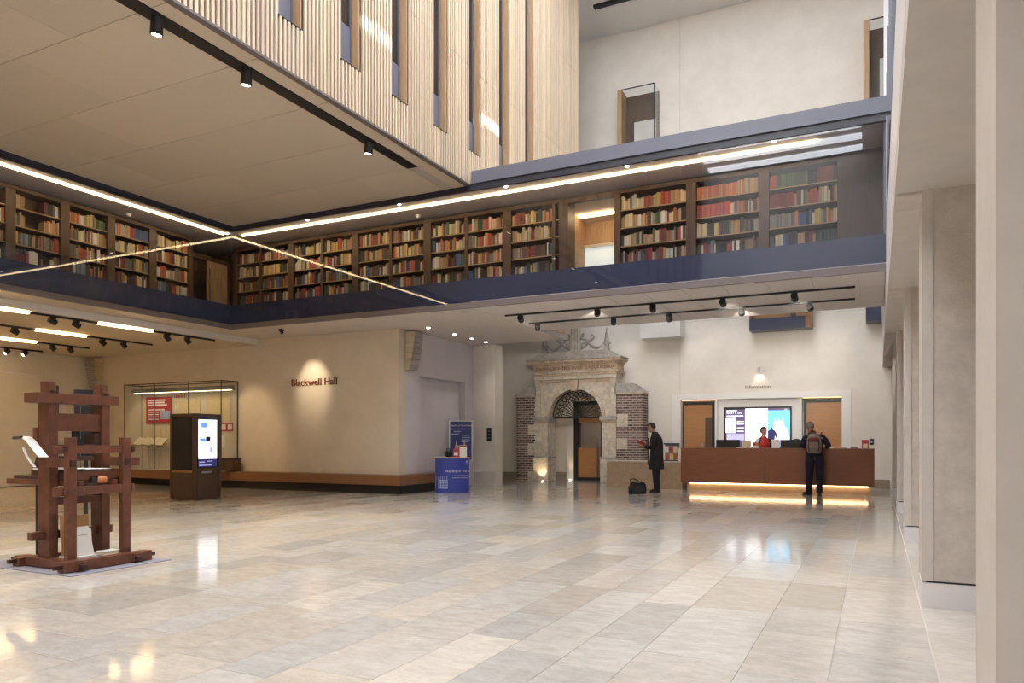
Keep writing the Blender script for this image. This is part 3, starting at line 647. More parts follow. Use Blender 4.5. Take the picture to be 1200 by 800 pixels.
K('side_glass', 'black_gloss', kx0+.08, kx1-.08, ky0+.006, ky0+.02, .68, kz-.07); K('side_panel', 'bronze', kx0+.08, kx1-.08, ky0+.004, ky0+.02, .08, .60); K('side_ledge', 'wood_panel', kx0+.07, kx1-.07, ky0-.008, ky0+.02, .62, .665)
sc_ = K('screen', 'black_gloss', kx1-.02, kx1-.008, ky0+.10, ky1-.10, .72, kz-.08)
K('display', 'scr_white', kx1-.008, kx1-.005, ky0+.12, ky1-.12, .92, 1.80, sc_); K('footer', 'scr_navy', kx1-.008, kx1-.005, ky0+.12, ky1-.12, .74, .915, sc_)
for a, b, c, d_, m in ((.2,.38,1.62,1.74,'scr_blue'), (.28,.40,1.50,1.53,'scr_lilac'), (.16,.32,1.30,1.38,'scr_blue'), (.33,.46,1.32,1.42,'scr_dark'), (.44,.54,1.06,1.18,'scr_lilac'), (.14,.3,.84,.86,'scr_lilac'), (.14,.5,.77,.79,'scr_lilac'), (.36,.52,.86,.875,'scr_lilac')): K('screen_mark', m, kx1-.005, kx1-.003, ky0+a, ky0+b, c, d_, sc_)
K('card_slot', 'metal', kx1-.02, kx1-.004, ky0+.22, ky0+.5, .60, .645); K('lower_panel', 'bronze', kx1-.02, kx1-.006, ky0+.1, ky1-.1, .08, .56)

# ================================================================== PRINTING PRESS
t = thing('printing_press', 'reddish brown wooden hand press with two tall cheeks on a low sill frame', 'printing press', (-7.75, 5.15, 0))
def W(nm, *b, m='press_wood', par=None, bev=.006): return B(nm, m, *b, par or t, bev)
for nm, y in (('cheek', 4.83), ('cheek', 5.42)):
    c = W(nm, -7.965, -7.775, y, y+.10, .11, 1.84); W('tenon', -7.94, -7.80, y+.01, y+.09, 1.84, 1.965, par=c); W('wedge', -7.83, -7.74, y+.03, y+.07, 1.845, 1.865, m='press_dark', par=c, bev=0)
W('cap_beam', -7.985, -7.755, 4.70, 5.62, 1.735, 1.84)
W('head_beam', -7.95, -7.80, 4.93, 5.42, 1.44, 1.63)
W('winter_beam', -7.95, -7.80, 4.93, 5.42, .66, .73); W('cheek_rail', -7.93, -7.84, 4.70, 5.60, .30, .385); W('wedge', -7.86, -7.82, 4.78, 4.83, .31, .36, bev=0); W('side_block', -8.02, -7.95, 4.81, 4.86, 1.25, 1.48); W('side_block', -8.0, -7.8, 5.36, 5.42, 1.24, 1.42, m='press_dark')
for y in (4.785, 5.40):
    W('fore_post', -7.46, -7.39, y, y+.095, .11, 1.375)
    W('side_rail', -7.78, -7.46, y+.02, y+.075, 1.065, 1.16); W('peg', -7.37, -7.39, y+.02, y+.07, 1.07, 1.14, m='press_dark', bev=0)
W('fore_rail', -7.45, -7.40, 4.66, 5.54, 1.205, 1.29); W('fore_rail', -7.45, -7.40, 4.66, 5.55, .775, .865); W('bar_rail', -7.52, -7.46, 5.495, 5.66, 1.06, 1.15)
for y in (4.74, 5.51): W('peg', -7.40, -7.385, y, y+.03, .79, .85, bev=0); W('peg', -7.40, -7.385, y, y+.03, 1.22, 1.28, m='press_dark', bev=0)
W('sill', -8.30, -7.24, 4.78, 4.90, .02, .11); W('sill', -8.30, -7.24, 5.42, 5.54, .02, .11); W('sill', -7.40, -7.26, 4.68, 5.66, .015, .12); W('sill', -8.22, -8.10, 4.72, 5.62, .015, .10)
for x, y in ((-7.24, 4.83), (-7.24, 5.46), (-8.33, 4.83), (-8.33, 5.46)): W('tenon', x-.05, x+.06, y-.03, y+.03, .04, .085, m='press_dark', bev=0)
for x, y in ((-7.33, 4.65), (-7.33, 5.69), (-8.16, 4.69)): W('wedge', x-.02, x+.02, y-.05, y+.05, .05, .09, m='press_dark', bev=0)
# carriage, bed, tympan, screw
W('carriage', -8.72, -7.44, 4.94, 4.99, .86, .92); W('carriage', -8.72, -7.44, 5.32, 5.37, .86, .92); W('carriage_board', -8.60, -8.0, 4.95, 5.36, .92, .96, m='press_dark')
W('coffin', -7.90, -7.47, 4.93, 5.38, .93, 1.01, m='press_dark'); W('coffin_edge', -7.475, -7.462, 4.93, 5.38, .93, 1.02)
W('bed_stone', -7.87, -7.50, 4.95, 5.36, 1.01, 1.025, m='black', bev=0)
MB().cyl((-7.47, 5.10, .925), (-7.41, 5.10, .925), .045).build('rounce_hub', 'black', t); MB().cyl((-7.43, 5.12, .925), (-7.43, 5.22, .925), .035).build('rounce_handle', 'orange_card', t)
MB().cyl((-8.16, 4.95, .11), (-8.16, 4.95, .86), .022).build('bed_support', 'black', t)
W('platen', -7.92, -7.78, 5.02, 5.33, 1.12, 1.17, m='press_dark'); MB().cyl((-7.86, 5.17, 1.17), (-7.86, 5.17, 1.44), .035).build('screw', 'black_iron', t); W('hose', -7.92, -7.80, 5.11, 5.23, 1.2, 1.36, m='black', bev=0)
MB().cyl((-7.86, 5.17, 1.31), (-7.60, 4.93, 1.31), .014).build('bar_handle', 'black_iron', t)
W('till_board', -7.95, -7.80, 4.93, 5.42, 1.27, 1.30, m='press_dark')
MB().cyl((-7.9, 5.0, 1.63), (-7.9, 5.0, 1.93), .012).build('rod', 'black_iron', t)
def sheet(pts, y0, y1, nm, m, par):
    poly = [(u, v) for u, v in pts] + [(u, v-.006) for u, v in pts[::-1]]
    return MB().prism(poly, y0, y1).build(nm, m, par)
sheet([(-8.02, 1.385), (-7.93, 1.35), (-7.84, 1.28), (-7.76, 1.215), (-7.70, 1.175)], 4.68, 4.78, 'tympan_sheet', 'paper', t)
sheet([(-8.00, 1.27), (-7.94, 1.18), (-7.86, 1.11), (-7.80, 1.07)], 4.69, 4.715, 'frisket_sheet', 'paper', t)
MB().cyl((-8.13, 4.68, 1.37), (-7.99, 4.68, 1.375), .015).build('tympan_handle', 'black', t)
W('paper_tray', -8.30, -8.02, 4.96, 5.3, .96, 1.02, m='press_dark'); B('tray_sheet', 'paper', -8.28, -8.04, 4.97, 5.2, 1.02, 1.04, t); MB().prism([(-8.3, 1.04), (-8.24, 1.16), (-8.22, 1.16), (-8.27, 1.04)], 4.98, 5.2).build('tray_rest', 'press_dark', t)
for i, (x, y, rz, m) in enumerate(((-7.66, 5.16, .2, 'grey_card'), (-7.64, 5.22, -.15, 'paper'), (-7.67, 5.06, .5, 'paper'))):
    o = piece('printed_sheet', m, (x, y, 1.03+.006*i), (.22, .30, .006), None, None, (0, 0, rz)); tag(o, ['blue-grey printed sheet lying on the press bed', 'white printed sheet lying crosswise on the press bed', 'white sheet at the edge of the press bed'][i], 'paper')
tag(B('floor_mat', 'mat_grey', -8.75, -7.10, 4.62, 5.78, .001, .010), 'thin grey mat on the floor under the wooden press', 'mat')
# things standing on the sill
lf = thing('leaflet_holder', 'white leaflet leaning in front of a brown card between the press posts', 'leaflet', (-7.55, 5.06, .12))
MB().prism([(-.02, 0), (.0, 0), (-.10, .30), (-.12, .30)], -.1, .12).build('leaflet', 'paper', lf, world=False); MB().prism([(.02, .0), (.03, .0), (.0, .29), (-.01, .29)], -.12, .08).build('front_sheet', 'paper', lf, world=False)
MB().prism([(-.16, 0), (-.14, 0), (-.17, .42), (-.19, .42)], -.14, .17).build('backing_card', 'cardboard', lf, world=False)
for i in range(4): MB().prism([(.032-.012*i-.0145, .22-.03*i), (.033-.012*i-.014, .225-.03*i), (.031-.012*i-.014, .225-.03*i)], -.08, .03).build('text_line', 'grey_card', lf, world=False)
B('base', 'white_paint', -.2, .08, -.14, .17, -.02, .005, lf, world=False)
gb = thing('guest_book', 'small white book lying on the press sill', 'book', (-7.46, 5.27, .12)); B('page_block', 'page', -.06, .06, -.09, .09, -.0, .03, gb, world=False); B('cover', 'paper', -.065, .065, -.095, .095, .03, .036, gb, world=False); B('cover', 'paper', -.065, .065, -.095, .095, -.006, 0, gb, world=False)
bp_ = thing('black_screen', 'tall narrow black screen on a stem behind the wooden press', 'screen', (at(101, 600, y=5.95).x, 5.95, 0), math.radians(-35))
B('panel', 'black', -.02, .02, -.13, .13, 1.1, 1.97, bp_, world=False); MB().cyl((0,0,.02), (0,0,1.12), .02).build('stem', 'black', bp_, world=False); B('foot', 'black', -.16, .16, -.16, .16, 0, .02, bp_, world=False)
for y in (-.06, .07): B('seam', 'grey_metal', .021, .023, y-.004, y+.004, 1.0, 1.9, bp_, world=False)

# ================================================================== FRIENDS STAND
fp = at(530, 577, z=0); rz = math.radians(31)
t = thing('promotional_counter', 'curved blue promotional counter with white lettering and a pale wood top', 'counter', (fp.x-.10, fp.y+.17, 0), rz)
def arc(wd, dp, k=16): return [(wd*math.cos(a), dp*math.sin(a)) for a in (PI + PI*i/k for i in range(k+1))]
MB().prism(arc(.44, .24), .0, .875, 'z').build('wrap', 'blue_panel', t, world=False, smooth=False)
MB().prism(arc(.47, .27), .875, .90, 'z').build('counter_top', 'pale_wood', t, world=False) if mat('pale_wood', (.60,.38,.17), .4) else 0
def wrap(o, wd=.4415, dp=.2415):
    for v in o.data.vertices:
        x = max(-wd*.995, min(wd*.995, v.co.x)); v.co.y = -dp*math.sqrt(1-(x/wd)**2)-.002-.002*(v.co.z > 0 and 0); 
    return o
def wtext(body, size, x, z, m='white_print', align='LEFT', bold=1.0):
    o = text('lettering', body, size, m, (0,0,0), (0,0,0), t, 0, align, bold, world=False); me = o.data
    for v in me.vertices: v.co = Vector((v.co.x+x, 0, v.co.y+z))
    return wrap(o)
wtext('FRIENDS OF THE BODLEIAN', .073, -.17, .52); wtext('ENJOY SPECIAL EVENTS', .038, .0, .42); wtext('& SUPPORT THE LIBRARY', .038, .0, .365)
def wpatch(nm, m, x0, x1, z0, z1, k=4, par=None):
    mb = MB(); vs = [[mb.b.verts.new((x0+(x1-x0)*i/k, 0, z)) for z in (z0, z1)] for i in range(k+1)]
    for a, b in zip(vs, vs[1:]): mb.b.faces.new((a[0], b[0], b[1], a[1]))
    return wrap(mb.build(nm, m, par or t, world=False))
bld = wpatch('building_print', 'pale_blue_print', -.425, -.12, .10, .33)
for i in range(6): wpatch('spire', 'pale_blue_print', -.42+.055*i, -.405+.055*i, .33, .42, 1, bld)
for j, z in enumerate((.14, .20, .26)):
    for i in range(5): o = wpatch('window_print', 'blue_panel', -.40+.058*i, -.37+.058*i, z, z+.035, 1, bld); o.location.y -= .002
cr = wpatch('crest', 'pale_blue_print', .345, .385, .75, .82, 1); wpatch('crest', 'pale_blue_print', .33, .40, .715, .725, 1)
ctop = Vector(t.location)+Vector((0, 0, .90))
def onc(nm, m, lx, ly, dims, lab, cat, tilt=0):
    p = ctop + Matrix.Rotation(rz, 3, 'Z') @ Vector((lx, ly, 0)); o = thing(nm, lab, cat, p, rz); return o
o = onc('leaflet_stand', 0, .28, -.1, 0, 'white leaflet holder with a red heading on the blue counter', 'leaflet holder'); MB().prism([(-.07, 0), (0, 0), (.02, .31), (.01, .31)], -.09, .09, 'x').build('holder', 'paper', o, world=False); MB().prism([(-.0, .26), (-.006, .26), (-.002, .3), (.004, .3)], -.085, .085, 'x').build('heading', 'red_card', o, world=False)
o = onc('leaflet_stack', 0, .09, -.12, 0, 'red and cream leaflets propped on the blue counter', 'leaflets'); MB().prism([(-.04, 0), (0, 0), (.02, .22), (.01, .22)], -.07, .07, 'x').build('front_leaflet', 'red_card', o, world=False); MB().prism([(.0, 0), (.03, 0), (.04, .26), (.03, .26)], -.02, .09, 'x').build('back_leaflet', 'orange_card', o, world=False); MB().prism([(-.012, .05), (-.035, .05), (-.018, .11), (-.001, .11)], -.05, .05, 'x').build('label', 'paper', o, world=False)
o = onc('folded_bag', 0, -.10, -.1, 0, 'black folded bag lying on the blue counter', 'bag'); MB().ell((0, 0, .085), (.11, .07, .085)).build('body', 'coat', o, world=False, smooth=True); MB().tube([(-.05, 0, .14), (-.03, 0, .22), (.03, 0, .22), (.05, 0, .14)], .012).build('handle', 'coat', o, world=False)
o = onc('flyer_pile', 0, -.33, -.06, 0, 'low pile of cream flyers at the end of the blue counter', 'flyers'); B('sheet', 'cream_paper', -.07, .07, -.05, .05, 0, .012, o, world=False); B('top_sheet', 'paper', -.06, .07, -.05, .045, .012, .017, o, world=False)
pp = at(540, 571, z=0)
t = thing('poster_stand', 'tall framed blue poster stand behind the promotional counter', 'poster stand', (pp.x, pp.y, 0), math.radians(30))
B('frame', 'metal', -.34, .34, -.02, .02, .75, 1.90, t, world=False); ps = B('poster', 'navy_print', -.30, .30, -.028, -.02, .79, 1.86, t, world=False)
B('leg', 'metal', .30, .34, -.018, .018, 0, .75, t, world=False); B('leg', 'metal', -.34, -.30, -.018, .018, 0, .75, t, world=False); B('foot', 'metal', -.36, .36, -.2, .2, 0, .012, t, world=False)
text('heading', 'FRIENDS OF THE BODLEIAN', .047, 'white_print', (-.27, -.03, 1.73), (PI/2,0,0), ps, .001, world=False)
for i, (a, b, z) in enumerate(((-.26,.25,1.64), (-.2,.0,1.57), (-.26,-.05,1.50), (.02,.26,1.46), (.02,.26,1.40), (.02,.26,1.34), (.02,.2,1.28))): B('text_line', 'pale_blue_print', a, b, -.031, -.028, z, z+.02, ps, world=False)
MB().prism([(-.18, .9), (.13, .9), (.13, 1.22), (.10, 1.36), (.08, 1.2), (.04, 1.18), (-.06, 1.18), (-.1, 1.2), (-.12, 1.36), (-.15, 1.2)], -.032, -.028).build('tower_picture', 'stone_orange', ps, world=False)
o = thing('wall_intercom', 'small black push-button panel on the plaster pier', 'intercom', at(573, 509, y=19.27)); B('plate', 'black', -.075, .075, -.0, .012, -.2, .2, o, world=False)
for k in range(3): B('button', 'grey_metal', -.04, .04, -.008, 0, -.13+.1*k, -.07+.1*k, o, world=False)

# ================================================================== STONE PORTAL
PX, PY = -8.66, 22.1
t = thing('stone_portal', 'weathered stone gateway with arch, brick side piers and scrolled cresting', 'gateway', (PX, PY, 0))
def P(nm, m, a, b, c, d_, e, f, par=None, bev=.012): return B(nm, m, PX+a, PX+b, PY+c, PY+d_, e, f, par or t, bev)
RAD, ZSP = .92, 2.06
for s in (-1, 1):
    def q(a, b): return (a, b) if s > 0 else (-b, -a)
    a, b = q(.92, 1.38)
    P('pilaster', 'stone', a, b, .02, .60, .80, 1.98)
    a, b = q(.88, 1.42); pe = P('pedestal', 'stone', a, b, -.06, .60, 0, .78, bev=.02); P('pedestal_cap', 'stone_grey', *q(.86, 1.44), -.08, .60, .74, .80, pe)
    im = P('impost', 'stone_grey', *q(.86, 1.42), -.06, .60, 1.96, 2.08); P('impost_band', 'stone_orange', *q(.89, 1.39), -.02, .5, 1.90, 1.96, im)
    P('outer_strip', 'stone', *q(1.20, 1.38), .0, .6, 2.08, 3.28)
    P('quoin', 'stone', *q(.93, 1.02), -.01, .2, 1.10, 1.40)
# spandrel wall with the arched opening
k = 20
arcp = [(PX+RAD*math.cos(PI*i/k), ZSP+RAD*math.sin(PI*i/k)) for i in range(k+1)]
for half in (arcp[:k//2+1], arcp[k//2:]):
    sx = PX+1.2 if half[0][0] > PX+.01 else PX-1.2
    poly = half + ([(PX, 3.28), (sx, 3.28), (sx, ZSP)] if sx > PX else [(sx, ZSP), (sx, 3.28), (PX, 3.28)])
    MB().prism(poly, PY+.08, PY+.60).build('spandrel', 'stone', t)
for i in range(13):                                       # arch moulding made of voussoirs
    a0, a1 = PI*i/13+.006, PI*(i+1)/13-.006
    poly = [(PX+r*math.cos(a), ZSP+r*math.sin(a)) for r, a in ((.90,a0), (1.02,a0), (1.02,(a0+a1)/2), (1.02,a1), (.90,a1), (.90,(a0+a1)/2))]
    MB().prism(poly, PY+.03, PY+.3).build('voussoir', 'stone' if i % 3 else 'stone_orange', t)
MB().prism([(PX-.09, 2.90), (PX+.09, 2.90), (PX+.14, 3.26), (PX-.14, 3.26)], PY-.06, PY+.3).build('keystone', 'stone_orange', t)
P('spandrel_band', 'stone_orange', -1.2, 1.2, .04, .3, 3.18, 3.25)
P('architrave', 'stone', -1.40, 1.40, -.02, .6, 3.28, 3.40); P('architrave', 'stone_orange', -1.43, 1.43, -.05, .6, 3.40, 3.47); P('architrave_cap', 'stone', -1.47, 1.47, -.08, .6, 3.47, 3.52)
fz = P('frieze', 'stone_orange', -1.44, 1.44, -.04, .6, 3.52, 3.74)
ins = text('inscription', 'SI BONVS ES INTRES QVOD SI NEQVAQVAM', .135, 'stone_dark_cut', (PX-1.33, PY-.052, 3.585), (PI/2,0,0), fz, .003); w_ = max(v.co.x for v in ins.data.vertices); ins.data.transform(Matrix.Diagonal((2.66/w_, 1, 1, 1)))
P('cornice', 'stone_orange', -1.50, 1.50, -.12, .6, 3.74, 3.80); P('cornice', 'stone_orange', -1.58, 1.58, -.20, .6, 3.80, 3.88, bev=.02); P('cornice_top', 'stone_grey', -1.62, 1.62, -.22, .6, 3.88, 3.94, bev=.02)
MB().prism([(PX-1.42, 3.94), (PX+1.42, 3.94), (PX+1.32, 4.05), (PX+1.12, 4.16), (PX-1.12, 4.16), (PX-1.32, 4.05)], PY-.1, PY+.4).build('blocking_course', 'stone_grey', t)
for s in (-1, 1):
    ox = PX+s*1.06
    b_ = MB().box(ox-.09, ox+.09, PY-.02, PY+.16, 4.10, 4.22).box(ox-.07, ox+.07, PY+.0, PY+.14, 4.22, 4.36).box(ox-.10, ox+.10, PY-.03, PY+.17, 4.36, 4.40).build('obelisk_base', 'stone_grey', t)
    MB().cyl((ox, PY+.07, 4.40), (ox, PY+.07, 4.88), .10, .012, 4).build('obelisk', 'stone_grey', t)
    def spiral(cx, cz, r0, r1, a0, turns, m=18): return [(cx+(r0+(r1-r0)*i/m)*math.cos(a0+turns*2*PI*i/m), PY+.07, cz+(r0+(r1-r0)*i/m)*math.sin(a0+turns*2*PI*i/m)) for i in range(m+1)]
    S1 = [(PX+s*.18, PY+.07, 4.56), (PX+s*.34, PY+.07, 4.53), (PX+s*.46, PY+.07, 4.42), (PX+s*.58, PY+.07, 4.30), (PX+s*.72, PY+.07, 4.24), (PX+s*.86, PY+.07, 4.28), (PX+s*.92, PY+.07, 4.36)]
    MB().tube(S1, [.035, .04, .05, .05, .045, .035, .02], 8).build('scroll', 'stone_grey', t, smooth=True)
    S2 = [(PX+s*.2, PY+.07, 4.24), (PX+s*.34, PY+.07, 4.32), (PX+s*.46, PY+.07, 4.46), (PX+s*.55, PY+.07, 4.52)] + [(PX+s*(.57+.07*math.sin(a)), PY+.07, 4.53+.07*(1-math.cos(a))-.0) for a in (.6, 1.4, 2.4, 3.4, 4.4)]
    MB().tube(S2, [.03, .045, .05, .045, .04, .035, .03, .025, .02], 8).build('scroll', 'stone_grey', t, smooth=True)
    MB().tube(spiral(PX+s*.24, 4.66, .02, .07, 0, s*1.2), .025, 8).build('scroll', 'stone_grey', t, smooth=True)
    MB().tube(spiral(PX+s*.30, 4.34, .02, .09, 1, -s*1.1), .028, 8).build('scroll', 'stone_grey', t, smooth=True)
sh = P('shaft', 'stone', -.13, .13, .0, .2, 4.10, 5.6)
for a in (-.10, -.035, .03, .095): B('flute', 'stone_grey', PX+a-.012, PX+a+.012, PY-.012, PY+.001, 4.16, 5.6, sh)
B('shaft_base', 'stone_grey', PX-.17, PX+.17, PY-.04, PY+.24, 4.10, 4.18, sh)
# brick piers
for s, x0, x1 in ((-1, -10.72, -10.045), (1, -7.275, -6.43)):
    core = B('brick_pier', 'mortar', x0+.012, x1-.012 if s > 0 else x1, PY+.042, PY+.58, 0, 2.78, t)
    quo = [(.30, .62), (1.05, 1.40), (1.78, 2.12)] if s > 0 else [(0, .30), (.85, 1.2), (1.5, 1.85)]
    qx = (x0, x0+.36) if s > 0 else (x1-.26, x1)
    for z0, z1 in quo: B('quoin', 'stone', qx[0]+.004, qx[1]-.004, PY+.02, PY+.2, z0+.004, z1-.004, core, .012)
    z, row_ = .004, 0
    while z < 2.74:
        x = x0 - (.11 if row_ % 2 else 0)
        while x < x1-.02:
            a, b = max(x, x0), min(x+.205, x1)
            inq = any(z+.03 > q0 and z+.03 < q1 for q0, q1 in quo)
            if inq: a, b = (max(a, qx[1]+.006), b) if s > 0 else (a, min(b, qx[0]-.006))
            if b-a > .03:
                k = R.uniform(.6, 1.5); piece('brick', 'brick', ((a+b)/2, PY+.085, z+.033), (b-a-.006, .11, .056), core, (k, k*R.uniform(.9,1.05), k*R.uniform(.85,1.1)))
            x += .217
        z += .0765; row_ += 1
    if s > 0:
        for i in range(36): k = R.uniform(.6, 1.5); piece('brick', 'brick', (x1-.05, PY+.37, .004+.0765*i+.033), (.10, .42, .056), core, (k, k, k))
    e0, e1 = x0-.05, x1+.05
    MB().prism([(e0, 2.80), (e1, 2.80), (e1-(.32 if s > 0 else .0), 3.05), (e0+(.0 if s > 0 else .32), 3.05)], PY-.0, PY+.6).build('pier_cap', 'stone_grey', t)
    B('pier_cap_slab', 'stone_orange', e0, e1, PY-.02, PY+.6, 2.76, 2.80, t)
    B('pier_ridge', 'stone_grey', e0+(.05 if s > 0 else .38), e1-(.38 if s > 0 else 0), PY+.1, PY+.6, 3.05, 3.09, t)
# iron fanlight
fy = PY+.36
g = thing('iron_fanlight', 'black wrought iron fan grille with scrolls filling the stone arch', 'grille', (PX, fy, ZSP))
MB().tube([(PX+.885*math.cos(PI*i/24), fy, ZSP+.885*math.sin(PI*i/24)) for i in range(25)], .022).build('arch_frame', 'black_iron', g)
B('base_bar', 'black_iron', PX-.90, PX+.90, fy-.02, fy+.02, ZSP-.025, ZSP+.02, g)
for i in range(1, 16):
    a = PI*i/16; MB().tube([(PX+r*math.cos(a), fy, ZSP+r*math.sin(a)) for r in (.06, .60)], .012).build('radial_bar', 'black_iron', g)
MB().tube([(PX+.09*math.cos(PI*i/8), fy, ZSP+.09*math.sin(PI*i/8)) for i in range(9)], .02).build('hub', 'black_iron', g)
for i in range(16):
    a = PI*(i+.5)/16; c = (PX+.76*math.cos(a), ZSP+.76*math.sin(a))
    MB().tube([(c[0]+.072*math.cos(u), fy, c[1]+.072*math.sin(u)) for u in (2*PI*j/12 for j in range(12))], .013, closed=True).build('scroll_ring', 'black_iron', g)
    c = (PX+.62*math.cos(a), ZSP+.62*math.sin(a)); MB().tube([(c[0]+.05*math.cos(u), fy, c[1]+.05*math.sin(u)) for u in (2*PI*j/10 for j in range(10))], .010, closed=True).build('scroll_ring', 'black_iron', g)
# door behind the portal
yd = 23.25; dx0, dx1 = at(673, 515, y=yd).x, at(707, 515, y=yd).x
g = thing('portal_door', 'dark bronze framed glass door with timber lower panel inside the stone portal', 'door', ((dx0+dx1)/2, yd, 0))
B('jamb', 'black', dx0, dx0+.14, yd-.06, yd+.06, 0, 2.62, g); B('jamb', 'black', dx1-.06, dx1+.05, yd-.06, yd+.06, 0, 2.62, g); B('head', 'black', dx0, dx1+.05, yd-.06, yd+.06, 2.5, 2.62, g)
lf_ = B('door_leaf', 'wood_panel', dx0+.14, dx1-.06, yd, yd+.04, .1, 1.02, g); B('mid_rail', 'wood_panel', dx0+.14, dx1-.06, yd-.01, yd+.05, 1.02, 1.08, lf_); B('upper_rail', 'wood_panel', dx0+.14, dx1-.06, yd-.01, yd+.05, 1.92, 2.08, lf_)
B('glass_pane', 'dark_glass', dx0+.14, dx1-.06, yd+.01, yd+.02, 1.08, 1.92, lf_); B('fan_pane', 'dark_glass', dx0+.14, dx1-.06, yd+.01, yd+.02, 2.08, 2.5, lf_)
B('pull_handle', 'steel_blue', dx1-.2, dx1-.15, yd-.09, yd-.05, .1, 1.42, g); B('threshold', 'black', dx0, dx1, yd-.05, yd+.05, 0, .1, g)
S('wall_corridor_timber', 'wood_panel', -8.9, -7.5, 25.6, 25.9, 0, 3)
spot((-8.2, 24.2, 2.7), (-8.2, 25.6, 1.5), 90, 120, .8, (1,.72,.38), .1)
for px, tx, tz, e, a in ((636, -9.85, .6, 14, 70), (670, at(668, 515, y=23.2).x, 1.3, 16, 40)):
    p = at(px if px < 650 else 668, 564, y=21.85 if px < 650 else 23.08); u = thing('floor_uplight', 'small round floor uplight washing the %s' % ('stone pedestal' if px < 650 else 'door reveal'), 'uplight', (p.x, p.y, .0))
    MB().cyl((0,0,.001), (0,0,.02), .06).build('ring', 'metal', u, world=False); MB().cyl((0,0,.02), (0,0,.024), .045).build('lens', 'downlight', u, world=False)
    spot((p.x, p.y, .06), (tx, PY+.05 if px < 650 else 23.2, tz), e, a, .8, (1,.78,.42), .03)

# ================================================================== INFORMATION WALL
def door(px0, px1, label, sgn):
    y = YB+.22; a, b = at(px0, 500, y=y).x, at(px1, 500, y=y).x
    g = thing('timber_door', label, 'door', ((a+b)/2, y, 0))
    B('frame', 'black', a, a+.07, y, y+.06, 0, 2.52, g); B('frame', 'black', b-.07, b, y, y+.06, 0, 2.52, g); B('head', 'black', a+.07, b-.07, y, y+.06, 2.43, 2.52, g)
    lf = B('door_leaf', 'wood_panel', a+.07, b-.07, y+.02, y+.07, .01, 2.43, g)
    if sgn < 0: B('vision_panel', 'dark_wood', b-.28, b-.07, y+.012, y+.02, .9, 2.02, lf)
    else: text('lettering', 'Library', .07, 'letter_grey', ((a+b)/2-.1, y+.018, 2.13), (PI/2,0,0), lf, .001)
    B('handle', 'metal', (a+.12 if sgn > 0 else b-.36), (a+.15 if sgn > 0 else b-.33), y-.03, y+.02, .95, 1.25, lf)
door(799, 837, 'oak door with a dark vision panel on the portal side of the screen', -1); door(942, 990, 'wide plain oak door on the pier side of the screen', 1)
for a, b in ((-5.455, -4.44), (-1.95, -.91)): B('door_lamp', 'door_glow', a, b, YB+.10, YB+.13, 2.56, 2.572)
for o in list(COL.objects):
    if o.name.startswith('door_lamp'): tag(o, 'slim warm light strip above an oak door beside the screen', 'light strip', 'light strips above the oak doors')
ty = YB+.10
def tz(py): return at(890, py, y=ty).z
def TX(px): return at(px, 500, y=ty).x
g = thing('wall_screen', 'wide wall-mounted screen showing a blue sky and white building behind the desk', 'screen', (TX(888), ty, 1.7))
B('casing', 'black', TX(849), TX(928), ty-.05, ty-.001, 1.02, 2.33, g)
def scr(nm, m, x0, x1, y0, y1, dz=0): return B(nm, m, TX(x0), TX(x1), ty-.054-dz, ty-.051-dz, tz(y1), tz(y0), g)
scr('agenda_panel', 'scr_purple', 851, 873.5, 479.5, 523); scr('white_panel', 'scr_white', 873.5, 900, 478.5, 523); scr('sky_panel', 'scr_sky', 900, 926, 481, 523); scr('header', 'scr_purple', 900, 926, 478.5, 481)
scr('agenda_image', 'scr_white', 851, 863, 489.5, 507, .003); scr('agenda_block', 'scr_lilac', 852, 872.5, 508, 515.5, .003)
for a, b, y in ((851.5,864,480),(851.5,871.5,486.3),(864,872,493),(864,872,496),(864,872,500.5),(864,872,504.5)): scr('text_line', 'scr_text', a, b, y, y+1.1, .003)
text('heading', 'WHAT IS ON', .075, 'scr_white', (TX(851.5), ty-.058, tz(484.6)), (PI/2,0,0), g, .001); text('clock', '1:30', .05, 'scr_white', (TX(919), ty-.058, tz(480.6)), (PI/2,0,0), g, .001)
scr('sketch_print', 'scr_text', 876, 897, 487.5, 491, .003)
poly = [(906,515),(906,500),(907.5,494),(908.2,488),(909,494),(911,494),(913,491.5),(915,494),(916.5,494),(917.5,488),(918.2,494),(919.5,500),(922,502),(924,506),(925,515)]
MB().prism([(TX(x), tz(y)) for x, y in poly], ty-.060, ty-.055).build('building_image', 'scr_white', g)
poly = [(900,515),(900,505),(902.5,503.5),(904,503.5),(904,501.5),(905,500.4),(906,501.5),(906,503.5),(908,504),(910,507),(912,514),(910.5,514.5),(908.5,510),(908,515)]
MB().prism([(TX(x), tz(y)) for x, y in poly], ty-.066, ty-.061).build('figure_image', 'scr_navy', g)
scr('foreground_image', 'scr_lilac', 912, 926, 515, 521, .012); scr('foreground_image', 'scr_lilac', 900, 912, 515, 521, .012)
sg = tag(text('information_sign', 'Information', .15, 'letter_grey', (at(873, 455, y=YB).x, YB-.012, 2.87), (PI/2,0,0), depth=.008), 'small raised lettering reading Information above the desk recess', 'sign')
w_ = max(v.co.x for v in sg.data.vertices); sg.data.transform(Matrix.Diagonal((.72/w_, 1, 1, 1)))
o = thing('notice_frame', 'small red framed notice on the wall beside the desk', 'notice', at(1014, 521, y=YB-.02)); B('board', 'red_card', -.09, .09, 0, .018, -.14, .14, o, world=False); B('picture', 'cream_paper', -.06, .06, -.004, 0, -.09, .03, o, world=False)
o = thing('wall_switch', 'small black wall plate beside the red notice', 'switch plate', at(1021.5, 517.5, y=YB-.02)); B('plate', 'black', -.055, .055, 0, .018, -.085, .085, o, world=False); B('button', 'pale_blue_print', -.02, .02, -.004, 0, -.03, .03, o, world=False)
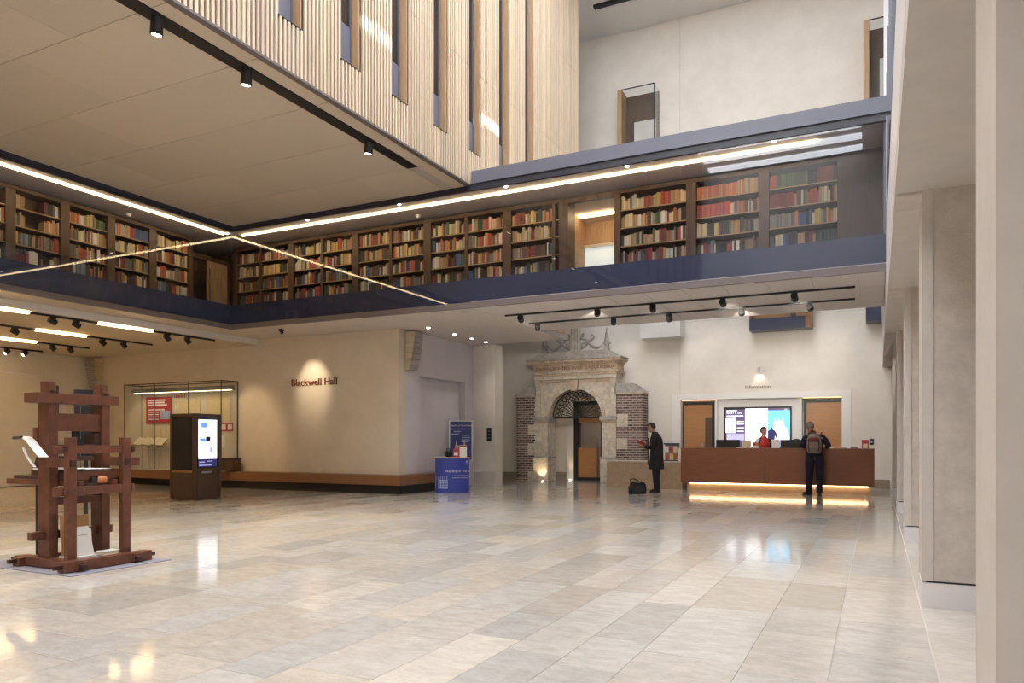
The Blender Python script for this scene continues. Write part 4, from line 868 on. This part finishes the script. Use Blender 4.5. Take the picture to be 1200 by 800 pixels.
g = thing('added_wall_spot', 'tiny added wall spot lighting the Information lettering', 'spotlight', at(890, 436, y=YB-.001)); MB().cyl((0,-.10,.02), (0,-.10,.14), .03).build('can', 'white_paint', g, world=False); B('arm', 'white_paint', -.01, .01, -.1, 0, .07, .09, g, world=False)  # fitting added to account for the glow above the lettering
spot(Vector(g.location)+Vector((0,-.10,.0)), (at(890, 455, y=YB).x, YB, 2.7), 4, 120, 1, (1,.82,.55), .02)
# upper bays on the back wall
def bay(a, b, z0, z1, label, m='oak_reveal', side='left', dep=.55):
    g = thing('bay_window', label, 'window', ((a+b)/2, YB-.001, z0))
    y0 = YB-dep
    B('side_board', m, a, a+.14, y0, YB-.002, z0, z1, g); B('glass_front', 'glass', a+.14, b, y0+.02, y0+.035, z0, z1-.03, g); B('glass_side', 'glass', b-.015, b, y0+.035, YB-.002, z0, z1-.03, g)
    B('frame', 'black', b-.03, b+.01, y0+.0, y0+.02, z0, z1, g); B('top_frame', 'black', a+.14, b, y0, y0+.02, z1-.03, z1, g); B('sill', 'steel_blue', a, b, y0, YB-.002, z0-.06, z0, g)
    B('back_panel', 'dark_wood', a+.14, b, YB-.03, YB-.002, z0, z1-.05, g); B('blind', 'plaster', a+.4, b-.1, YB-.05, YB-.03, z0, z1-.9, g); return g
bay(-7.35, -6.15, 9.2, 12.35, 'timber and glass bay window high on the pale back wall'); bay(-.34, .75, 9.2, 12.8, 'timber and glass bay window in the upper corner over the parapet')
g = thing('bay_window', 'navy boxed bay window with timber ends under the gallery soffit', 'window', (-2.55, YB-.001, 4.55))
a, b = at(878, 380, y=22.5).x, at(951, 380, y=22.5).x
B('spandrel', 'navy_spandrel', a, b-.16, 22.5, 22.53, 4.52, 4.86, g); B('base', 'navy_spandrel', a, b, 22.53, YB-.002, 4.52, 4.55, g); B('end_board', 'bench_wood', b-.16, b, 22.5, YB-.002, 4.52, 6.5, g); B('end_board', 'bench_wood', a, a+.05, 22.53, YB-.002, 4.55, 6.5, g)
B('glass_front', 'glass', a+.05, b-.16, 22.52, 22.53, 4.86, 6.5, g); B('inner_board', 'wood_panel', a+.05, b-.16, YB-.04, YB-.002, 4.55, 6.5, g); B('mullion', 'dark_wood', (a+b)/2+.25, (a+b)/2+.4, 22.9, 22.95, 4.55, 6.5, g)
g = thing('bay_window', 'white boxed bay on the back wall above the person reading', 'bay', (-6.1, YB-.001, 4.5)); a, b = at(750, 385, y=22.4).x, at(797, 385, y=22.4).x
B('box', 'white_paint', a, b, 22.4, YB-.002, 4.48, 6.6, g); B('cap', 'white_paint', a-.02, b+.02, 22.38, YB-.002, 6.6, 6.66, g)
g = thing('bay_window', 'small navy box at the end of the back wall under the parapet', 'bay', (-.05, YB-.001, 4.7)); B('front', 'navy_spandrel', -.28, .1, 22.5, 22.53, 4.58, 5.6, g); B('base', 'brown_lip', -.28, .1, 22.53, YB-.002, 4.58, 4.62, g)
# upper glass screen on the right parapet
g = thing('glass_screen', 'glass screen with slim posts standing on the right-hand parapet', 'glass screen', (.2, 15, 4.66))
for k in range(6):
    y0 = 8.2+2.1*k; B('glass_pane', 'glass', .195, .207, y0+.02, y0+2.08, 4.661, 9.6, g); B('post', 'steel_blue', .18, .22, y0-.02, y0+.02, 4.661, 9.6, g)
B('white_post', 'white_print', .15, .26, 21.4, 21.5, 4.661, 13.5, g)

# ================================================================== DESK
g = thing('information_desk', 'long reddish wood information desk floating on a lit recessed plinth', 'desk', (-2.4, 20.2, 0))
for a, b in ((-4.70, -2.56), (-2.55, -.06)): B('front_panel', 'wood_desk', a, b-.004, 19.75, 19.80, .22, 1.115, g)
B('end_panel', 'wood_desk', -.11, -.06, 19.801, 20.6, .22, 1.115, g); B('end_panel', 'wood_desk', -4.70, -4.65, 19.801, 20.6, .22, 1.115, g)
B('desk_top', 'wood_desk', -4.70, -.06, 19.745, 20.35, 1.115, 1.135, g); B('work_top', 'wood_desk', -4.65, -.11, 20.1, 20.7, .72, .75, g); B('underside', 'dark_wood', -4.65, -.11, 19.80, 20.5, .22, .24, g)
B('plinth', 'low_stone', -4.58, -.15, 19.98, 20.5, 0, .22, g); B('light_strip', 'linear_desk', -4.5, -.2, 19.93, 19.955, .19, .218, g)
g = thing('low_counter', 'low sandy stone counter joined to the end of the wood desk', 'counter', (-5.8, 20.2, 0))
B('body', 'low_stone', at(711, 540, y=20.05).x, -4.72, 20.05, 20.7, 0, .73, g); B('counter_top', 'limestone_smooth', at(711, 540, y=20.05).x-.02, -4.72, 20.03, 20.72, .73, .765, g)
g = thing('brochure_rack', 'grey brochure rack with leaflets on the low stone counter', 'brochure rack', (-5.05, 20.35, .765))
B('back', 'grey_card', -.26, .12, .1, .13, 0, .46, g, world=False); B('top', 'black', -.28, .14, .02, .14, .46, .49, g, world=False); B('base', 'black', -.28, .14, -.06, .13, 0, .02, g, world=False); B('side', 'black', .12, .14, -.02, .13, .02, .46, g, world=False)
for i, m in enumerate(('orange_card', 'cream_paper', 'orange_card', 'paper', 'red_card', 'cream_paper')): B('leaflet', m, -.24+.12*(i % 3), -.14+.12*(i % 3), .06-.04*(i//3), .075-.04*(i//3), .02+.2*(i//3), .2+.2*(i//3), g, world=False)
g = thing('leaflet_display', 'white leaflets standing beside the brochure rack', 'leaflets', (-4.84, 20.35, .765)); MB().prism([(-.06, 0), (0, 0), (.06, .36), (.04, .36)], -.09, .0, 'x').build('front_sheet', 'paper', g, world=False); MB().prism([(.0, 0), (.06, 0), (.1, .34), (.08, .34)], .0, .09, 'x').build('back_sheet', 'cream_paper', g, world=False)
def dz(nm, lab, cat, px, y=20.2, z=1.135): return thing(nm, lab, cat, (at(px, 524, y=y).x, y, z))
def monitor(px, w_, lab):
    g = dz('monitor', lab, 'monitor', px, 20.42, .75); B('panel', 'black', -w_/2, w_/2, 0, .03, .22, .60, g, world=False); MB().cyl((0,.02,.01), (0,.02,.24), .02).build('stand', 'black', g, world=False); B('foot', 'black', -.12, .12, -.08, .1, 0, .012, g, world=False)
monitor(853, .62, 'black monitor back behind the desk below the agenda side of the screen'); monitor(929, .60, 'black monitor back behind the desk next to the backpack visitor')
g = dz('leaflet_holder', 'white leaflet holder on the desk next to the receptionist\'s shoulder', 'leaflet holder', 875); MB().prism([(-.06, 0), (.03, 0), (.03, .01), (.0, .20), (-.01, .20), (-.02, .01), (-.06, .01)], -.11, .11, 'x').build('holder', 'paper', g, world=False); B('leaflet', 'cream_paper', -.1, .1, -.025, -.018, .01, .19, g, world=False)
g = dz('leaflet_holder', 'white leaflet holder on the desk on the other side of the red scarf', 'leaflet holder', 909); MB().prism([(-.06, 0), (.03, 0), (.03, .01), (.0, .22), (-.01, .22), (-.02, .01), (-.06, .01)], -.10, .10, 'x').build('holder', 'paper', g, world=False); B('leaflet', 'paper', -.09, .09, -.025, -.018, .01, .21, g, world=False)
g = dz('card_box', 'small orange and white card box on the desk before the receptionist', 'box', 886); B('tray', 'paper', -.08, .08, -.06, .06, 0, .06, g, world=False); B('cards', 'orange_card', -.07, .07, -.03, .04, .06, .14, g, world=False); B('front_card', 'red_card', -.08, -.02, -.062, -.06, .06, .15, g, world=False)
g = dz('map_pile', 'flat pile of white maps on the desk top', 'papers', 871, 20.0); B('sheet', 'paper', -.16, .12, -.1, .1, 0, .02, g, world=False); B('top_sheet', 'paper', -.12, .14, -.1, .09, .02, .028, g, world=False)
g = dz('paper_tray', 'flat white papers lying on the desk beyond the backpack visitor', 'papers', 972, 20.0); B('sheet', 'paper', -.1, .1, -.08, .08, 0, .02, g, world=False); B('top_sheet', 'cream_paper', -.09, .1, -.08, .08, .02, .028, g, world=False)
g = dz('leaflet_pile', 'low grey-blue leaflet pile near the desk end', 'leaflets', 989, 20.0); B('sheet', 'grey_card', -.08, .08, -.06, .06, 0, .02, g, world=False); B('top_sheet', 'pale_blue_print', -.07, .08, -.06, .06, .02, .026, g, world=False)
g = dz('leaflet_tray', 'small grey leaflet tray at the desk end', 'tray', 1001, 20.0); B('tray', 'grey_metal', -.08, .08, -.06, .06, 0, .03, g, world=False); B('leaflets', 'paper', -.07, .07, -.05, .05, .03, .04, g, world=False)
g = dz('red_flyer', 'single flat red flyer near the low counter end of the desk', 'flyer', 808, 20.0); B('sheet', 'red_card', -.12, .12, -.07, .07, 0, .006, g, world=False); B('second_sheet', 'paper', -.10, .13, -.06, .07, .006, .01, g, world=False)
g = thing('office_chair', 'black office chair behind the desk between screen and oak door', 'chair', (at(940, 520, y=21.0).x-.15, 21.0, 0))
MB().ell((0, .12, 1.12), (.24, .05, .26)).build('backrest', 'black', g, world=False, smooth=True); MB().ell((0, -.1, .55), (.25, .24, .05)).build('seat', 'black', g, world=False, smooth=True); MB().cyl((0,0,.06), (0,0,.55), .03).build('column', 'black', g, world=False); MB().tube([(0,.1,.55), (0,.2,.8), (0,.16,1.0)], .02).build('back_stem', 'black', g, world=False)
for i in range(5): MB().tube([(0,0,.08), (.3*math.cos(i*1.257), .3*math.sin(i*1.257), .03)], .025).build('foot', 'black', g, world=False)

# ================================================================== PEOPLE
def skin(nm, pts, edges, m, parent, root, sub=2, parts=None):
    ks = list(pts); me = bpy.data.meshes.new(nm); me.from_pydata([pts[k][0] for k in ks], [(ks.index(a), ks.index(b)) for a, b in edges] if False else [], [])
    me = bpy.data.meshes.new(nm); me.from_pydata([pts[k][0] for k in ks], [(ks.index(a), ks.index(b)) for a, b in edges], [])
    o = bpy.data.objects.new(nm, me); COL.objects.link(o); md = o.modifiers.new('s', 'SKIN'); md.use_smooth_shade = True
    for i, k in enumerate(ks):
        r = pts[k][1]; r = r if isinstance(r, tuple) else (r, r); me.skin_vertices[0].data[i].radius = r; me.skin_vertices[0].data[i].use_root = (k == root)
    sb = o.modifiers.new('d', 'SUBSURF'); sb.levels = sub; sb.render_levels = sub
    dg = bpy.context.evaluated_depsgraph_get(); m2 = bpy.data.meshes.new_from_object(o.evaluated_get(dg)); bpy.data.objects.remove(o)
    m2.name = nm; m2.materials.clear(); m2.materials.append(M[m])
    for p in m2.polygons: p.use_smooth = True
    return link(nm, m2, parent)
def hand(pts, edges, w, d, side, tag_, curl):          # wrist, forearm direction, thumb direction, finger bend direction
    w, d, side, curl = (Vector(v) for v in (w, d, side, curl)); d.normalize(); side.normalize(); curl.normalize()
    pts[tag_+'palm'] = (w+d*.06, (.028, .034)); edges.append((tag_+'w', tag_+'palm'))
    for i, (o_, L) in enumerate(((.030,.075), (.010,.085), (-.010,.080), (-.029,.062))):
        a = w+d*.085+side*o_; pts[f'{tag_}f{i}a'] = (a, .010); pts[f'{tag_}f{i}b'] = (a+d*L*.55+curl*.012, .009); pts[f'{tag_}f{i}c'] = (a+d*L*.85+curl*.042, .007)
        edges += [(tag_+'palm', f'{tag_}f{i}a'), (f'{tag_}f{i}a', f'{tag_}f{i}b'), (f'{tag_}f{i}b', f'{tag_}f{i}c')]
    a = w+d*.045+side*.042; pts[tag_+'ta'] = (a, .011); pts[tag_+'tb'] = (a+d*.04+side*.018+curl*.02, .009); edges += [(tag_+'palm', tag_+'ta'), (tag_+'ta', tag_+'tb')]
def head(parent, c, fwd, tilt, hairm, hair='short', sc=1.0):
    # face points along local -y before rotation; returned meshes are children
    rot = Matrix.Rotation(math.atan2(fwd[0], -fwd[1]), 4, 'Z') @ Matrix.Rotation(tilt, 4, 'X'); mt = Matrix.Translation(c) @ rot @ Matrix.Scale(sc, 4)
    def put(mb, nm, m): 
        bmesh.ops.transform(mb.b, matrix=mt, verts=mb.b.verts); return mb.build(nm, m, parent, world=False, smooth=True)
    mb = MB().ell((0, .005, .02), (.076, .095, .105), 20, 14).ell((0, -.028, -.055), (.056, .062, .062), 16, 10).ell((0, -.098, -.008), (.013, .020, .024), 10, 8).ell((.076, .01, -.005), (.012, .022, .032), 10, 8).ell((-.076, .01, -.005), (.012, .022, .032), 10, 8)
    h = put(mb, 'head', 'skin')
    for s in (-1, 1): put(MB().ell((s*.030, -.083, .012), (.011, .008, .006), 10, 6), 'eye', 'hair_dark')
    put(MB().ell((0, -.088, -.060), (.022, .008, .006), 10, 6), 'mouth', 'red_card')
    mb = MB()
    bmesh.ops.create_uvsphere(mb.b, u_segments=20, v_segments=14, radius=1, matrix=Matrix.Translation((0, .012, .028)) @ Matrix.Diagonal((.086, .104, .112, 1)))
    bmesh.ops.delete(mb.b, geom=[v for v in mb.b.verts if v.co.z < .075-.9*max(0, v.co.y+.02) and (v.co.y < .01 or v.co.z < -.05)], context='VERTS')
    put(mb, 'hair', hairm); return h
def shoe(parent, p, d, m='shoe'):
    d = Vector(d).normalized(); mb = MB().ell((0, -.055, .045), (.046, .135, .045), 14, 8).box(-.044, .044, -.17, .07, 0, .022).ell((0, .02, .07), (.042, .055, .055), 12, 8)
    bmesh.ops.transform(mb.b, matrix=Matrix.Translation(p) @ Matrix.Rotation(math.atan2(d.x, -d.y), 4, 'Z'), verts=mb.b.verts); return mb.build('shoe', m, parent, world=False, smooth=True)

# --- man reading, seen from the side; local -y is the way he faces
pa = at(768, 577, z=0); rzA = math.radians(-84)
A = thing('person', 'person in a dark knee-length coat reading a red booklet beside the low counter', 'person', (pa.x, pa.y, 0), rzA)
pts = {'pel': ((0, .03, .95), (.13, .11)), 'wai': ((0, .04, 1.12), (.13, .10)), 'che': ((0, .02, 1.34), (.15, .115)), 'nb': ((0, .0, 1.48), .07), 'nk': ((0, -.045, 1.55), .05), 'hd': ((0, -.075, 1.60), .05)}
ed = [('pel','wai'), ('wai','che'), ('che','nb'), ('nb','nk'), ('nk','hd')]
for s, n in ((-1, 'l'), (1, 'r')):
    pts.update({n+'sh': ((s*.18, .02, 1.41), .06), n+'el': ((s*.23, -.04, 1.14), .045), n+'w': ((s*.13, -.27, 1.17), .030), n+'hip': ((s*.09, .03, .90), .085), n+'kn': ((s*.09, .02, .49), .06), n+'an': ((s*.09, .05, .09), .04)})
    ed += [('che', n+'sh'), (n+'sh', n+'el'), (n+'el', n+'w'), ('pel', n+'hip'), (n+'hip', n+'kn'), (n+'kn', n+'an')]
    hand(pts, ed, pts[n+'w'][0], (-s*.25, -1, .15), (s*.2, 0, 1) if s < 0 else (s*.2, 0, 1), n, (-s, -.2, 0))
skin('body', pts, ed, 'skin', A, 'pel')
head(A, (0, -.095, 1.655), (0, -1), .42, 'hair_dark')
for s in (-1, 1):
    MB().loft([(s*.09, .045, .05, .062, .07), (s*.09, .04, .25, .07, .078), (s*.09, .02, .50, .08, .085), (s*.085, .02, .80, .10, .105), (s*.075, .03, .95, .11, .12)]).build('trouser_leg', 'trousers', A, world=False, smooth=True); shoe(A, (s*.09, .05, 0), (0, -1, 0))
MB().loft([(0, .02, .60, .215, .19), (0, .025, .63, .22, .195), (0, .03, .85, .205, .175), (0, .035, 1.05, .195, .165), (0, .03, 1.25, .205, .165), (0, .02, 1.38, .20, .15), (0, .01, 1.46, .14, .115), (0, -.01, 1.52, .075, .08), (0, -.015, 1.55, .07, .075)]).build('coat', 'coat', A, world=False, smooth=True)
for s, n in ((-1, 'l'), (1, 'r')):
    c = {k: (Vector(pts[n+k][0]), r) for k, r in (('sh', .088), ('el', .068), ('w', .052))}; c['sh0'] = (Vector((s*.10, .02, 1.40)), .09); c['w'] = (c['el'][0].lerp(c['w'][0], .93), .05)
    skin('sleeve', c, [('sh0','sh'), ('sh','el'), ('el','w')], 'coat', A, 'sh0')
MB().box(-.003, .003, -.20, -.17, .7, 1.4).build('coat_edge', 'black', A, world=False)
rb = thing('red_booklet', 'open red booklet held by the person in the dark coat', 'booklet', (pa.x, pa.y, 0), rzA)
for s in (-1, 1):
    def vb(mb):
        bmesh.ops.rotate(mb.b, cent=(0, 0, 1.20), matrix=Matrix.Rotation(-s*math.radians(38), 3, 'Y'), verts=mb.b.verts)
        bmesh.ops.rotate(mb.b, cent=(0, -.30, 1.20), matrix=Matrix.Rotation(math.radians(-24), 3, 'X'), verts=mb.b.verts); return mb
    vb(MB().box(0, s*.14, -.48, -.27, 1.194, 1.204)).build('cover', 'red_card', rb, world=False); vb(MB().box(s*.004, s*.132, -.47, -.28, 1.2045, 1.211)).build('page', 'page', rb, world=False)
# bag on the floor
p = at(747, 578.5, z=0); g = thing('holdall_bag', 'black soft bag standing on the floor at the reading person\'s feet', 'bag', (p.x, p.y, 0), math.radians(26))
MB().loft([(0, 0, 0, .20, .12), (0, 0, .04, .225, .14), (.0, 0, .16, .225, .14), (.01, 0, .26, .19, .12), (.0, 0, .31, .12, .08)], n=20).build('body', 'coat', g, world=False, smooth=True); MB().tube([(-.17, 0, .26), (-.18, 0, .36), (-.10, 0, .38), (.02, 0, .33)], .014).build('strap', 'black', g, world=False); MB().ell((.04, -.12, .13), (.13, .035, .09)).build('pocket', 'black', g, world=False, smooth=True); B('buckle', 'metal', -.02, .03, -.10, -.085, .285, .30, g, world=False)

# --- visitor with backpack leaning on the desk; faces +y (the desk)
pb = at(954, 581, z=0); Bp = thing('person', 'person seen from behind with a grey and red backpack leaning on the desk', 'person', (pb.x, 19.36, 0), math.radians(180))
pts = {'pel': ((0, .06, .97), (.14, .11)), 'wai': ((0, .04, 1.12), (.14, .10)), 'che': ((.02, -.08, 1.36), (.16, .12)), 'nb': ((.05, -.17, 1.49), .07), 'nk': ((.08, -.22, 1.55), .05), 'hd': ((.10, -.25, 1.60), .05)}
ed = [('pel','wai'), ('wai','che'), ('che','nb'), ('nb','nk'), ('nk','hd')]
for s, n in ((-1, 'l'), (1, 'r')):
    fx = (.11 if s < 0 else .13); fy_ = .02 if s > 0 else .06
    pts.update({n+'sh': ((s*.19+.02, -.10, 1.41), .06), n+'el': ((s*.31, -.22, 1.20), .046), n+'w': ((s*.22, -.44, 1.165), .031), n+'hip': ((s*.10, .06, .92), .088), n+'kn': ((s*.115, .05, .50), .062), n+'an': ((s*fx, fy_, .09), .04)})
    ed += [('che', n+'sh'), (n+'sh', n+'el'), (n+'el', n+'w'), ('pel', n+'hip'), (n+'hip', n+'kn'), (n+'kn', n+'an')]
    hand(pts, ed, pts[n+'w'][0], (-s*.25, -1, 0), (-s, 0, .0), n, (0, -.2, -.5))
skin('body', pts, ed, 'skin', Bp, 'pel'); head(Bp, (.12, -.27, 1.66), (.5, -1), .35, 'hair_grey')
for s in (-1, 1):
    n = 'l' if s < 0 else 'r'; an = Vector(pts[n+'an'][0])
    MB().loft([(an.x, an.y, .05, .07, .08), (an.x, an.y, .25, .075, .085), (s*.115, .05, .50, .088, .095), (s*.105, .06, .80, .11, .12), (s*.085, .06, .98, .12, .13)]).build('trouser_leg', 'trousers_navy', Bp, world=False, smooth=True); shoe(Bp, (an.x, an.y, 0), (.7 if s > 0 else -.05, -.5 if s > 0 else -1, 0))
MB().loft([(0, .05, .92, .18, .155), (0, .045, 1.05, .185, .16), (.01, -.01, 1.22, .20, .16), (.02, -.07, 1.37, .21, .155), (.035, -.12, 1.46, .16, .12), (.055, -.17, 1.52, .085, .085)]).build('jacket', 'trousers_navy', Bp, world=False, smooth=True)
for s, n in ((-1, 'l'), (1, 'r')):
    c = {k: (Vector(pts[n+k][0]), r) for k, r in (('sh', .09), ('el', .07), ('w', .05))}; c['sh0'] = (Vector((s*.10+.02, -.08, 1.40)), .09); c['w'] = (c['el'][0].lerp(c['w'][0], .93), .05)
    skin('sleeve', c, [('sh0','sh'), ('sh','el'), ('el','w')], 'trousers_navy', Bp, 'sh0')
bk = thing('backpack', 'grey backpack with a dark red panel worn by the leaning visitor', 'backpack', (pb.x, 19.36, 0), math.radians(180))
MB().loft([(0, .20, 1.02, .13, .06), (0, .22, 1.05, .16, .10), (.0, .20, 1.20, .17, .12), (.01, .13, 1.38, .155, .11), (.015, .08, 1.47, .11, .08), (.02, .06, 1.50, .06, .04)]).build('body', 'backpack_grey', bk, world=False, smooth=True)
MB().ell((.01, .235, 1.34), (.13, .05, .07)).build('top_pocket', 'backpack_red', bk, world=False, smooth=True); MB().ell((0, .30, 1.14), (.10, .04, .075)).build('front_pocket', 'backpack_grey', bk, world=False, smooth=True)
for s in (-1, 1):
    MB().tube([(s*.13, .12, 1.44), (s*.15, -.06, 1.52), (s*.15, -.25, 1.40), (s*.16, -.20, 1.2), (s*.15, .1, 1.06)], .018).build('shoulder_strap', 'black', bk, world=False); MB().tube([(s*.11, .26, 1.30), (s*.12, .32, 1.18), (s*.10, .30, 1.05)], .010).build('webbing', 'black', bk, world=False)
# --- receptionist behind the desk; faces the visitors
pc = at(894.5, 520, y=20.95); C_ = thing('person', 'person with short dark hair and a bright red scarf behind the desk', 'person', (pc.x, 20.95, 0), math.radians(35))
pts = {'pel': ((0, .02, .92), (.13, .10)), 'wai': ((0, .02, 1.06), (.12, .09)), 'che': ((0, .01, 1.26), (.145, .105)), 'nb': ((0, .0, 1.40), .06), 'nk': ((0, -.01, 1.46), .045), 'hd': ((0, -.02, 1.51), .045)}
ed = [('pel','wai'), ('wai','che'), ('che','nb'), ('nb','nk'), ('nk','hd')]
for s, n in ((-1, 'l'), (1, 'r')):
    pts.update({n+'sh': ((s*.17, .01, 1.34), .052), n+'el': ((s*.21, -.04, 1.08), .042), n+'w': ((s*.12, -.25, 1.0), .029), n+'hip': ((s*.09, .02, .88), .08), n+'kn': ((s*.09, .0, .48), .058), n+'an': ((s*.09, .02, .09), .04)})
    ed += [('che', n+'sh'), (n+'sh', n+'el'), (n+'el', n+'w'), ('pel', n+'hip'), (n+'hip', n+'kn'), (n+'kn', n+'an')]
    hand(pts, ed, pts[n+'w'][0], (-s*.3, -1, -.1), (-s, 0, .2), n, (0, -.1, -1))
skin('body', pts, ed, 'skin', C_, 'pel'); head(C_, (0, -.03, 1.57), (.3, -1), .1, 'hair_dark', sc=.97)
for s in (-1, 1):
    MB().loft([(s*.09, .02, .05, .06, .07), (s*.09, .0, .48, .075, .08), (s*.08, .02, .92, .11, .11)]).build('trouser_leg', 'trousers', C_, world=False, smooth=True); shoe(C_, (s*.09, .02, 0), (0, -1, 0))
MB().loft([(0, .02, .88, .165, .14), (0, .02, 1.06, .16, .13), (0, .01, 1.26, .185, .14), (0, .01, 1.35, .16, .12), (0, .0, 1.41, .085, .08)]).build('jacket', 'trousers_navy', C_, world=False, smooth=True)
for s, n in ((-1, 'l'), (1, 'r')):
    c = {k: (Vector(pts[n+k][0]), r) for k, r in (('sh', .078), ('el', .06), ('w', .045))}; c['sh0'] = (Vector((s*.08, .01, 1.33)), .075); c['w'] = (c['el'][0].lerp(c['w'][0], .93), .043)
    skin('sleeve', c, [('sh0','sh'), ('sh','el'), ('el','w')], 'shirt' if s < 0 else 'trousers_navy', C_, 'sh0')
MB().loft([(0, -.03, 1.12, .12, .125), (0, -.035, 1.22, .15, .135), (0, -.02, 1.33, .135, .125), (0, -.01, 1.41, .085, .085), (0, -.01, 1.44, .07, .075)]).build('scarf', 'scarf', C_, world=False, smooth=True)
